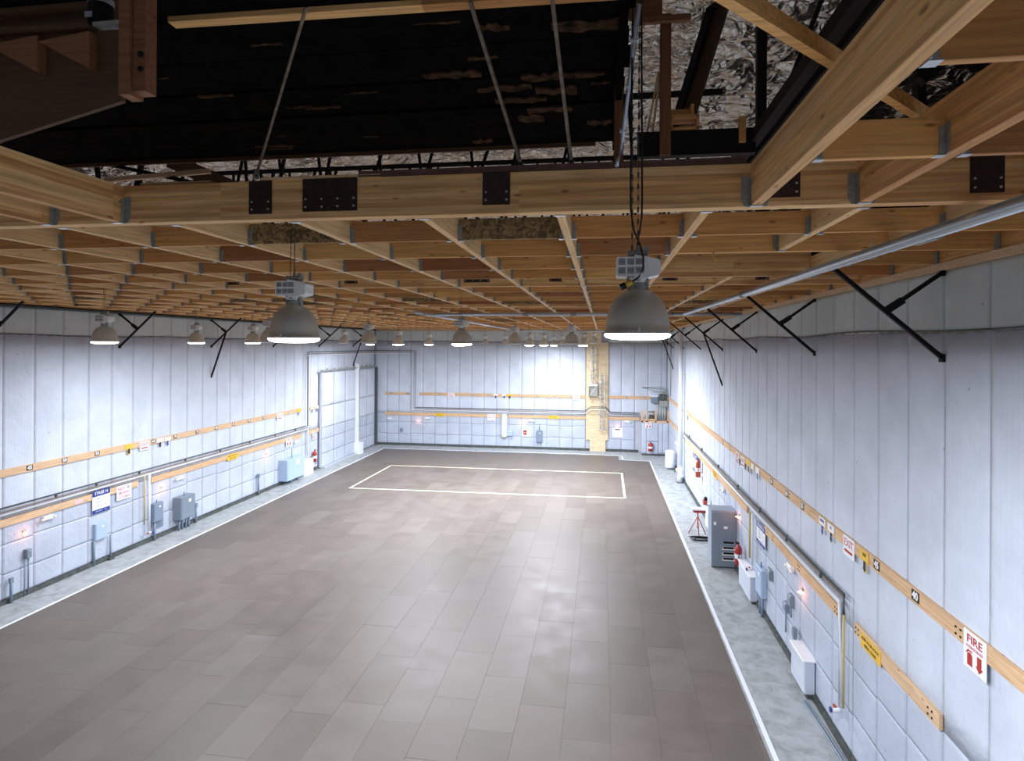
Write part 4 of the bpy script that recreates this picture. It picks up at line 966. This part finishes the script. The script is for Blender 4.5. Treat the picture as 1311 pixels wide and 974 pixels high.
# right wall boxes
ebox(RY, 18.7, .62, .70, .85, .16, 'bluebox', 'pale blue-grey electrical box on the right wall under the blue and white board', ((-.1, .05), (.15, .05)), 0, .15)
ebox(RY, 17.9, 1.42, .38, .30, .10, 'cabinet', 'small dark grey box on the right wall right of the pale blue box', (), 0)
ebox(RY, 15.95, 1.48, .24, .32, .10, 'cabinet', 'small dark switch on the right wall below the nearest pilot light', ((.0, .02),), 1.2)
ebox(RY, 16.35, 1.18, .26, .24, .10, 'greybox', 'small grey junction box on the right wall lower left of the dark switch', ((-.04, .02),), .6)
t = wthing('conduit_stub', 'grey conduit post at the foot of the right wall below the switches', 'conduit', RY, 15.45, 0, None, .12); bm = bmesh.new(); tube(bm, [(0, 0, 0), (0, 0, 1.0)], .05, 8); obj('stub', bm, 'greybox', t); boxo('stub_cap', (0, 0, 1.05), (.12, .10, .22), 'cabinet', t)
def white_heater(s, z, wd, ht, label):
    t = wthing('white_wall_cover', label, 'cover', RY, s, 0, None, .05); boxo('body', (0, -.13, z + ht / 2), (wd, .26, ht), 'blanket', t, bev=.03); boxo('top_cap', (0, -.14, z + ht + .01), (wd + .06, .30, .04), 'signwhite', t, bev=.01)
    boxo('plinth', (0, -.10, z / 2), (wd * .9, .16, z), 'basedark', t)
white_heater(20.1, .10, 1.55, .78, 'white boxed cover at the foot of the right wall beside the grey cabinet')
white_heater(14.8, .12, .95, .78, 'white boxed cover at the foot of the right wall nearest the camera')
white_heater(26.8, .10, 1.3, .7, 'white boxed cover at the foot of the right wall beyond the tripod')
# floor cord by the near right wall
bm = bmesh.new(); tube(bm, [(4.70, 14.3, .02), (4.76, 13.2, .02), (4.80, 12.2, .02), (4.84, 11.0, .02)], .022, 6); tube(bm, [(4.76, 14.3, .02), (4.82, 13.2, .02), (4.86, 12.2, .02), (4.9, 11.0, .02)], .018, 6)
tag(obj('floor_cable', bm, 'greybox'), 'pair of grey cables lying along the foot of the near right wall', 'cable')

t = thing('pipe_end_cap', 'round white pipe cap low on the right wall at the bottom edge of the picture', 'pipe cap', (XR - .12, 11.5, .40)); bm = bmesh.new(); lathe(bm, [(0, .07), (.05, .055), (.075, 0), (.07, -.05), (.05, -.40)], 14); obj('cap_body', bm, 'whitepipe', t)
bm = bmesh.new(); tube(bm, [(0, 0, -.1), (.12, 0, -.1)], .03, 8); obj('wall_stub', bm, 'whitepipe', t)
bm = bmesh.new(); tube(bm, [(1.44, 7.87, 9.53), (1.44, 7.86, 9.44), (1.48, 7.86, 9.39)], .008, 6); tag(obj('yellow_ribbon', bm, 'yellow'), 'short yellow ribbon hanging from the header right of the nearest lamp', 'ribbon')
# ------------------------------------------------------------------ grey cabinet, tripod, tank
t = thing('transformer_cabinet', 'tall grey metal cabinet with louvred vents standing by the right wall', 'cabinet', (4.53, 22.75, 0), 0)
CW, CD, CH = .90, .72, 2.12
boxo('body', (0, 0, CH / 2 + .03), (CW, CD, CH - .06), 'cabside', t, bev=.012)
boxo('door', (.0, -CD / 2 - .012, CH / 2), (CW - .04, .024, CH - .12), 'cabinet', t, bev=.006)
boxo('top', (0, 0, CH + .01), (CW + .03, CD + .03, .03), 'cabside', t)
boxo('plinth', (0, 0, .03), (CW - .06, CD - .06, .06), 'basedark', t)
for k in range(4):
    bm = bmesh.new(); prism(bm, [(-.23, 0), (.23, 0), (.20, .11), (-.20, .11)], -.03, 0); v = obj('louvre', bm, 'cabside' if k == 3 else 'boxwhite', t, (.16, -CD / 2 - .022, .30 + k * .20))
    boxo('vent_slot', (0, -.032, .075), (.38, .008, .075), 'blacksteel', v)
boxo('door_label', (.06, -CD / 2 - .026, 1.52), (.14, .004, .09), 'signwhite', t)
boxo('door_label', (-.33, -CD / 2 - .026, 1.66), (.09, .004, .13), 'signwhite', t)
t = thing('tripod_stool', 'red metal tripod stool with a white top beside the grey cabinet', 'stool', (4.18, 26.1, 0))
bm = bmesh.new(); box(bm, (0, 0, 1.16), (.55, .45, .05), bev=.01); obj('seat', bm, 'signwhite', t)
boxo('seat_frame', (0.05, 0, 1.09), (.5, .42, .10), 'red', t)
bm = bmesh.new(); tube(bm, [(0, 0, .3), (0, 0, 1.05)], .03, 8); obj('post', bm, 'orange', t)
for k in range(3):
    an = 2.6 + k * 2 * PI / 3; bm = bmesh.new(); tube(bm, [(0, 0, .85), (.42 * math.cos(an), .42 * math.sin(an), .0)], .02, 6); obj('leg', bm, 'orange', t)
t = thing('coiled_hose', 'dark coiled hose lying at the foot of the tripod stool', 'hose', (4.25, 25.4, .0)); bm = bmesh.new()
tube(bm, [(.28 * (1 + .04 * k) * math.cos(k * PI / 6), .22 * math.sin(k * PI / 6), .03 + .003 * k) for k in range(30)], .022, 6); obj('coil', bm, 'cable', t)
t = thing('hose_reel', 'small orange and black hose nozzle on the wall cover beyond the tripod', 'nozzle', (4.72, 27.5, 1.0)); boxo('nozzle_body', (0, 0, .10), (.16, .3, .2), 'orange', t); boxo('nozzle_tip', (.03, 0, .25), (.12, .2, .14), 'blacksteel', t); bm = bmesh.new(); tube(bm, [(.02, 0, 0), (.25, 0, -.1)], .03, 6); obj('nozzle_arm', bm, 'galv', t)
t = thing('water_tank', 'small white upright tank at the foot of the far end of the right wall', 'tank', (4.55, 39.8, 0)); bm = bmesh.new(); lathe(bm, [(0, .1), (.30, .12), (.32, .2), (.32, 1.15), (.28, 1.25), (0, 1.3)], 20); obj('tank_body', bm, 'whitepipe', t)
bm = bmesh.new(); lathe(bm, [(.12, 0), (.2, .0), (.2, .12), (0, .12)], 12); obj('base_ring', bm, 'cabinet', t)
t = thing('valve_assembly', 'white pipe valve assembly at the base of the tall riser', 'valve', (4.72, 36.0, 0)); bm = bmesh.new(); tube(bm, [(0, 0, 0), (0, 0, .95)], .16, 10); tube(bm, [(-.32, 0, .75), (.18, 0, .75)], .12, 10); tube(bm, [(0, -.5, .5), (0, .3, .5)], .08, 8); obj('valve_body', bm, 'whitepipe', t)
bm = bmesh.new(); lathe(bm, [(.10, 0), (.16, 0), (.16, .03), (.10, .03)], 12); obj('handwheel', bm, 'greenpipe', t, (-.34, 0, .75), (0, PI / 2, 0)); bm = bmesh.new(); box(bm, (0, 0, .02), (.4, .4, .04)); obj('flange', bm, 'greenpipe', t)

# ------------------------------------------------------------------ plywood ladder column on the far wall
col = thing('ladder_column', 'tall plywood panel on the far wall that carries the ladders', 'panel', (0, YF - .05, 0))
bm = bmesh.new(); prism(bm, [(-.92, 0), (.30, 0), (.30, .87), (.50, .90), (.50, 8.5), (-.07, 8.5), (-.07, 9.40), (-1.23, 9.40), (-1.23, .88), (-.92, .86)], -.06, .0)
obj('plywood_sheet', bm, 'plywood', col)
for x, z0, z1 in ((-.2, .9, 8.4),): boxo('joint_batten', (x, -.063, (z0 + z1) / 2), (.012, .008, z1 - z0), 'ledger', col)
for z in (2.0, 4.1, 6.5): boxo('joint_batten', (-.36, -.063, z), (1.7, .008, .012), 'ledger', col)
def ladder(x, z0, z1, wd, label, cage=None):
    t = thing('wall_ladder', label, 'ladder', (x, YF - .32, z0), group='ladders on the plywood column')
    for s in (-1, 1): boxo('rail', (s * wd / 2, 0, (z1 - z0) / 2), (.05, .06, z1 - z0), 'galvl', t)
    for k in range(int((z1 - z0) / .3)): boxo('rung', (0, 0, .15 + k * .3), (wd, .035, .035), 'galvl', t)
    for zz in (.2, z1 - z0 - .2):
        for s in (-1, 1): boxo('standoff', (s * wd / 2, .11, zz), (.03, .2, .04), 'galvl', t)
    if cage:
        for zz in cage:
            bm = bmesh.new(); tube(bm, [(-.28, 0, zz), (-.30, -.35, zz), (-.15, -.55, zz), (.15, -.55, zz), (.30, -.35, zz), (.28, 0, zz)], .025, 6); obj('cage_hoop', bm, 'galvl', t)
        for xx in (-.15, .15):
            bm = bmesh.new(); tube(bm, [(xx, -.55, cage[0]), (xx, -.55, cage[-1])], .018, 5); obj('cage_bar', bm, 'galvl', t)
ladder(-.68, 5.35, 8.2, .34, 'upper caged ladder on the plywood column above the hatch', (.0, .55, 1.1, 1.7, 2.2))
ladder(.02, 1.7, 6.05, .36, 'lower ladder on the right part of the plywood column', (.1, 1.3, 2.6, 3.7))
t = thing('ladder_platform', 'small platform box with a white top edge below the upper ladder', 'platform', (-.68, YF - .15, 4.25))
bm = bmesh.new(); box(bm, (0, -.25, .45), (.62, .02, .8)); obj('gate', bm, 'galv', t); boxo('top_edge', (0, -.22, .93), (.70, .44, .14), 'signwhite', t)
for s in (-1, 1): boxo('side_post', (s * .33, -.22, .45), (.04, .36, .9), 'galv', t)
bm = bmesh.new(); bar(bm, (-.3, -.27, .1), (.25, -.27, .8), .02, .05); obj('brace_bar', bm, 'galvl', t)

# ------------------------------------------------------------------ service alcove in the far right corner
AY = 44.42
al = struct('wall_alcove')
boxo('alcove_core', (3.99, (AY + .05 + YF) / 2, 1.32), (1.98, YF - AY - .05, 2.36), 'wallback', al)
for (x0, x1, z0, z1) in ((3.0, 3.35, .14, 2.45), (3.35, 4.22, .14, 1.05), (3.35, 4.22, 1.05, 2.45), (4.22, 4.55, .14, 2.45), (4.55, 4.95, .14, 2.45)):
    link('blanket_panel', panel_me(x1 - x0 - .02, z1 - z0 - .02, 'blanketlo'), al, ((x0 + x1) / 2, AY + .06, z0))
boxo('alcove_foot', (3.99, AY + .06, .07), (1.96, .06, .14), 'basedark', al)
extinguisher(lambda s_, z_, o_: ((s_, AY, z_), 0.0), 3.62, .38, 'red fire extinguisher on the service alcove in the far right corner', .70, .17, off=.02)
t = thing('timber_frame', 'small timber post frame standing on top of the service alcove', 'frame', (3.0, AY, 2.5))
for x in (-.0, .35, 1.0, 1.9): boxo('post', (x + .02, .1, .45), (.12, .12, .9), 'ledger', t)
boxo('sill', (.95, .1, .04), (2.0, .12, .14), 'ledger', t); boxo('rail', (.5, .16, .2), (1.0, .06, .10), 'ledger', t)
t = thing('pump_unit', 'dark valve and meter group between the timber posts in the far corner', 'equipment', (3.7, AY + .35, 2.45)); bm = bmesh.new()
box(bm, (0, 0, .1), (.5, .3, .2)); tube(bm, [(-.25, 0, .2), (-.25, 0, .8), (.2, 0, .8)], .07, 8); tube(bm, [(.2, 0, .1), (.2, 0, .9)], .05, 8); obj('pipework', bm, 'galv', t); boxo('meter', (0, -.12, .45), (.3, .18, .3), 'basedark', t)
t = thing('pipe_group', 'grey vertical pipes rising over the service alcove in the far corner', 'pipes', (4.5, AY + .2, 2.45))
for k in range(4): bm = bmesh.new(); tube(bm, [(-.28 + k * .17, 0, 0), (-.28 + k * .17, 0, 1.4 - .1 * (k % 2))], .045, 8); obj('pipe', bm, 'galv', t)
t = thing('transformer_box', 'pale grey transformer box above the pipes in the far corner', 'box', (4.0, YF - .22, 3.78)); boxo('case', (0, 0, .35), (.52, .4, .5), 'greybox', t); boxo('top_cover', (0, 0, .63), (.54, .44, .12), 'whitepipe', t)
t = thing('dark_equipment', 'dark equipment stack in the far right corner at board height', 'equipment', (4.62, AY + .4, 3.66)); boxo('lower_case', (0, 0, .25), (.6, .5, .45), 'galv', t); boxo('upper_case', (-.02, 0, .72), (.55, .45, .45), 'basedark', t); boxo('duct', (.1, 0, 1.05), (.3, .3, .2), 'galv', t)
t = thing('hanging_frame', 'thin grey triangular frame above the equipment in the far right corner', 'frame', (4.9, AY, 5.0)); bm = bmesh.new()
tube(bm, [(0, 0, 0), (-1.9, 0, .12), (-.6, 0, -.22), (0, 0, -.1)], .025, 5); tube(bm, [(-1.9, 0, .12), (-.2, .3, .15)], .02, 5); obj('frame_tubes', bm, 'galv', t)

# ------------------------------------------------------------------ roof space things
t = thing('attic_deck', 'black felt-covered plank deck above the near girder', 'deck', (0, 0, 10.9))
y = 2.6; k = 0
while y < 7.5:
    wd = (.34, .28, .40, .30)[k % 4]
    bm = bmesh.new(); box(bm, (0, 0, .03), (9.4 - (.0 if y > 3.4 else 5.6), wd - .018, .05 + .03 * (k % 2)))
    obj('deck_plank', bm, 'felt', t, ((-4.52 if y > 3.4 else -1.72) + .03 * (k % 3), y + wd / 2, random.uniform(-.01, .015)), (random.uniform(-.04, .04), 0, 0)); y += wd; k += 1
boxo('deck_joist', (.15, 5.2, -.06), (.07, 4.6, .12), 'felt', t)
M['worn'] = mat('worn_brown_board', (.055, .028, .014), .9, var=.9, scale=9, spec=.1)
rp = random.Random(11)
for k in range(26):                                            # torn strips of felt showing the brown boards
    x = rp.uniform(-1.6, .0) if k < 15 else rp.uniform(-5, -2); yy = rp.uniform(4.5, 7.4)
    bm = bmesh.new(); n = 7; L = rp.uniform(.12, .45) * (1.3 if k < 15 else 1); wdt = rp.uniform(.03, .11) * (1.2 if k < 15 else .35)
    pts = [(x + L * (q / n - .5), yy + wdt * rp.uniform(.2, 1)) for q in range(n + 1)] + [(x + L * (.5 - q / n), yy - wdt * rp.uniform(.2, 1)) for q in range(n + 1)]
    a_ = [bm.verts.new((px_, py_, -.012)) for px_, py_ in pts]; b_ = [bm.verts.new((px_, py_, .01)) for px_, py_ in pts]
    bm.faces.new(a_); bm.faces.new(b_[::-1])
    for q in range(len(pts)): bm.faces.new((a_[q], b_[q], b_[(q + 1) % len(pts)], a_[(q + 1) % len(pts)]))
    obj('torn_patch', bm, 'worn', t)
bm = bmesh.new(); box(bm, (-4.4, 7.52, -.02), (8.6, .03, .05)); obj('edge_board', bm, 'darkwood', t)
o = link('attic_beam', beam_me(4.2, .10, .30, 'glulam'), None, (-1.38, 4.30, 10.86), (0, 0, .02)); tag(o, 'tan wooden beam across the top of the picture', 'beam')
t = thing('landing_framing', 'brown plywood stair stringer with triangular step blocks at the top left', 'stair', (0, 3.2, 0))
bm = bmesh.new(); prism(bm, [(-4.7, 9.28), (-3.83, 9.57), (-2.955, 9.775), (-2.955, 10.22), (-4.7, 10.27)], 0, .03); obj('stringer', bm, 'darkwood', t)
for x in (-3.49, -3.125, -3.855):
    bm = bmesh.new(); prism(bm, [(x - .36, 10.15), (x, 10.19), (x, 9.96)], -.06, 0); obj('step_block', bm, 'redwood', t)
bm = bmesh.new(); bar(bm, (-4.7, -.02, 10.26), (-3.13, -.02, 10.225), .10, .022); obj('tread_edge', bm, 'darkwood', t)
bm = bmesh.new(); box(bm, (-3.04, .05, 10.25), (.19, .16, .025)); obj('metal_angle', bm, 'galv', t)
bm = bmesh.new(); box(bm, (-2.90, 0.01, 10.32), (.075, .11, 1.05)); p = obj('post', bm, 'redwood', t); bm = bmesh.new(); box(bm, (-2.815, 0.02, 10.33), (.085, .09, 1.02)); obj('post', bm, 'redwood', t)
for z in (9.95, 10.04):
    bm = bmesh.new(); lathe(bm, [(0, 0), (.018, 0), (.018, .012), (0, .014)], 10); obj('bolt', bm, 'blacksteel', t, (-2.80, -.026, z), (PI / 2, 0, 0))
for z, y in ((10.36, .6), (10.52, .6), (10.70, .6)): boxo('shelf_board', (-4.15, y, z), (1.5, .30, .03 + .06 * (z < 10.5)), 'darkwood', t)
t = thing('paint_can', 'dark canister with a pale label standing on the landing at the top left', 'can', (-3.20, 3.30, 10.27)); bm = bmesh.new(); lathe(bm, [(0, 0), (.07, 0), (.07, .20), (.06, .22), (0, .22)], 20); obj('can_body', bm, 'blacksteel', t)
bm = bmesh.new(); lathe(bm, [(.072, .17), (.072, .21)], 20); obj('can_band', bm, 'galvl', t); boxo('can_label', (-.02, -.072, .08), (.05, .004, .035), 'greytext', t)
# straps, conduit and posts between girder and roof
def strap(label, a_, b_, wd, th, m='brownsteel'):
    bm = bmesh.new(); bar(bm, a_, b_, wd, th); o = obj('steel_strap', bm, m); tag(o, label, 'strap', 'steel straps above the main girder')
    bm = bmesh.new(); d = (Vector(b_) - Vector(a_)).normalized(); p = Vector(a_) + d * .04; box(bm, p, (.05, .03, .05)); box(bm, p + d * .06, (.03, .04, .03)); link('clevis', mesh('clevis', bm, 'bolt'), o)
M['strapm'] = mat('rusty_strap', (.16, .12, .09), .45, .5, var=.4, scale=20)
strap('leftmost rusty rod rising from the main girder', (-3.49, 5.42, 9.94), (-2.24, 4.12, 10.84), .022, .022, 'strapm')
strap('middle rusty strap leaning left from the main girder', (-.76, 5.45, 9.95), (-.99, 4.22, 10.84), .03, .022, 'strapm')
strap('rusty strap just left of the silver conduit', (-.29, 5.45, 9.95), (-.38, 4.24, 10.84), .03, .02, 'strapm')
bm = bmesh.new(); tube(bm, [(.12, 5.30, 9.90), (.135, 5.32, 9.97), (.165, 5.36, 10.06), (.17, 5.30, 10.16), (.262, 4.42, 10.84)], .018, 10)
o = obj('silver_conduit', bm, 'emt'); tag(o, 'silver conduit rising from the main girder beside the lamp chain', 'conduit')
for z in (10.2, 10.45, 10.68): link('conduit_clip', mesh('conduit_clip', (lambda b: (box(b, (0, 0, 0), (.06, .05, .02)), b)[1])(bmesh.new()), 'galvl'), o, (.175 + (z - 10.2) * .135, 5.25 - (z - 10.2) * 1.29, z))
o = link('attic_post', beam_me(1.55, .05, .12, 'redwood'), None, (.665 + .06, 6.5, 10.36), (0, -PI / 2, 0)); o.location = (.73, 6.5, 11.14); tag(o, 'red-brown wooden post in the roof space beside the silver conduit', 'post')
o = link('attic_post', beam_me(1.1, .05, .09, 'redwood'), None, (.14, 5.9, 10.4), (0, -PI / 2, .0)); o.location = (.20, 6.0, 10.45); tag(o, 'short red-brown post partly hidden behind the silver conduit', 'post')
o = link('attic_rail', beam_me(.62, .06, .07, 'redwood'), None, (.62, 6.45, 11.80)); tag(o, 'short red-brown rail at the head of the roof space post', 'rail')
bm = bmesh.new(); box(bm, (.45, 6.46, 12.1), (.36, .02, .5)); o = obj('attic_board', bm, 'redwood'); tag(o, 'red-brown board at the top of the picture above the rail', 'board')
bm = bmesh.new(); box(bm, (1.0, 6.55, 10.50), (1.25, .10, .27)); o = obj('black_header', bm, 'blacksteel'); tag(o, 'black beam lying behind the main girder at the foot of the foil', 'beam')
t = thing('small_wooden_crate', 'small open wooden frame beside the red-brown post in the roof space', 'crate', (.88, 6.6, 10.64))
for c, s in (((0, 0, .015), (.30, .2, .03)), ((0, 0, .15), (.30, .2, .03)), ((.14, 0, .08), (.03, .2, .15)), ((-.14, 0, .08), (.03, .2, .15)), ((-.03, .05, .22), (.24, .03, .12)), ((.09, 0, .22), (.03, .1, .16))): boxo('slat', c, s, 'lumber', t)
o = boxo('wood_block', (1.48, 6.5, 10.61), (.07, .06, .28), 'lumber'); tag(o, 'small upright wooden block at the corner of the black beam', 'block')
for (x0, x1, lab) in ((.48, .60, 'pale stick leaning against the red-brown post, left one'), (.54, .62, 'pale stick leaning against the red-brown post, right one')):
    bm = bmesh.new(); bar(bm, (x0, 6.55, 10.64), (x1, 6.55, 11.3), .03, .025); o = obj('leaning_stick', bm, 'ledger'); tag(o, lab, 'stick', 'leaning sticks in the roof space')
# steelwork
t = thing('steel_channel_pair', 'pair of black steel channels running above the big right-hand glulam', 'steel beam', (1.71, 0, 10.5))
for x in (-.09, .07): boxo('channel', (x, 4.5, .03), (.10, 7.6, .12), 'blacksteel', t)
t = thing('steel_column', 'black upright steel post in front of the foil', 'post', (2.06, 8.0, 10.0)); boxo('web', (0, 0, 1.6), (.12, .10, 3.4), 'blacksteel', t); boxo('cap_plate', (0, 0, 3.25), (.22, .2, .03), 'blacksteel', t)
def member(label, p0, p1, wd, ht, m='blacksteel', cat='steel member', name='truss_member'):
    bm = bmesh.new(); bar(bm, p0, p1, wd, ht); o = obj(name, bm, m); tag(o, label, cat); return o
member('broad dark board sloping through the roof space in front of the foil', (1.0, 7.4, 11.0), (1.75, 8.6, 13.4), .20, .06, 'darkwood', 'board', 'sloping_board')
member('black board edge beside the broad dark sloping board', (.88, 7.45, 11.0), (1.60, 8.55, 13.4), .10, .08)
member('thin black diagonal rising right of the steel post', (2.15, 8.0, 11.0), (2.95, 8.0, 13.2), .05, .06)
member('second black diagonal right of the steel post', (2.2, 8.05, 11.2), (3.4, 8.05, 13.0), .04, .05)
member('thin black line across the lower foil', (.55, 8.3, 11.25), (1.9, 8.3, 10.95), .03, .03)
member('black crossing member over the top right foil', (3.1, 6.2, 10.9), (4.6, 6.2, 12.2), .09, .09)
member('black crossing member, opposite slope, over the top right foil', (3.0, 6.3, 12.3), (4.6, 6.3, 10.6), .07, .07)
member('black upright behind the right-hand header', (3.35, 6.6, 9.95), (3.2, 6.6, 12.8), .08, .08)
member('brown wooden strut slanting across the top right of the roof space', (.45, 2.78, 10.0), (2.67, 4.97, 10.0), .06, .10, 'lumber', 'strut', 'wooden_strut')
# web trusses seen in the slot above the girder
rr = random.Random(5)
for j, Y in enumerate((10.2, 13.5)):
    t = thing('roof_truss', ('nearer', 'farther')[j] + ' dark web truss seen against the foil above the main girder', 'truss', (0, Y, 10.2), group='roof trusses in the slot above the girder')
    bm = bmesh.new(); box(bm, (-4, 0, .15), (12, .05, .05)); obj('bottom_chord', bm, 'blacksteel', t)
    bm = bmesh.new(); box(bm, (-4, 0, 2.4), (12, .05, .10)); obj('top_chord', bm, 'blacksteel', t)
    x = -9.8; k = 0
    while x < 1.8:
        x2 = x + rr.uniform(.35, .8) * (1 if k % 2 else -.4) ; bm = bmesh.new(); bar(bm, (x, 0, .15), (x2, 0, 2.4), rr.choice((.03, .05, .08)), .05); obj('web_bar', bm, 'blacksteel', t); x += rr.uniform(.3, .62); k += 1
member('black sloping chord crossing the slot over the left glulam', (-7.2, 7.6, 10.9), (-3.8, 6.6, 10.0), .05, .05)
member('brown board lying across the slot at the left', (-6.9, 7.2, 10.55), (-5.3, 7.2, 10.62), .05, .06, 'ledger', 'board', 'loose_board')
member('brown sloping board against the foil at the left', (-6.4, 7.8, 11.0), (-4.2, 7.8, 10.05), .04, .22, 'darkwood', 'board', 'loose_board')
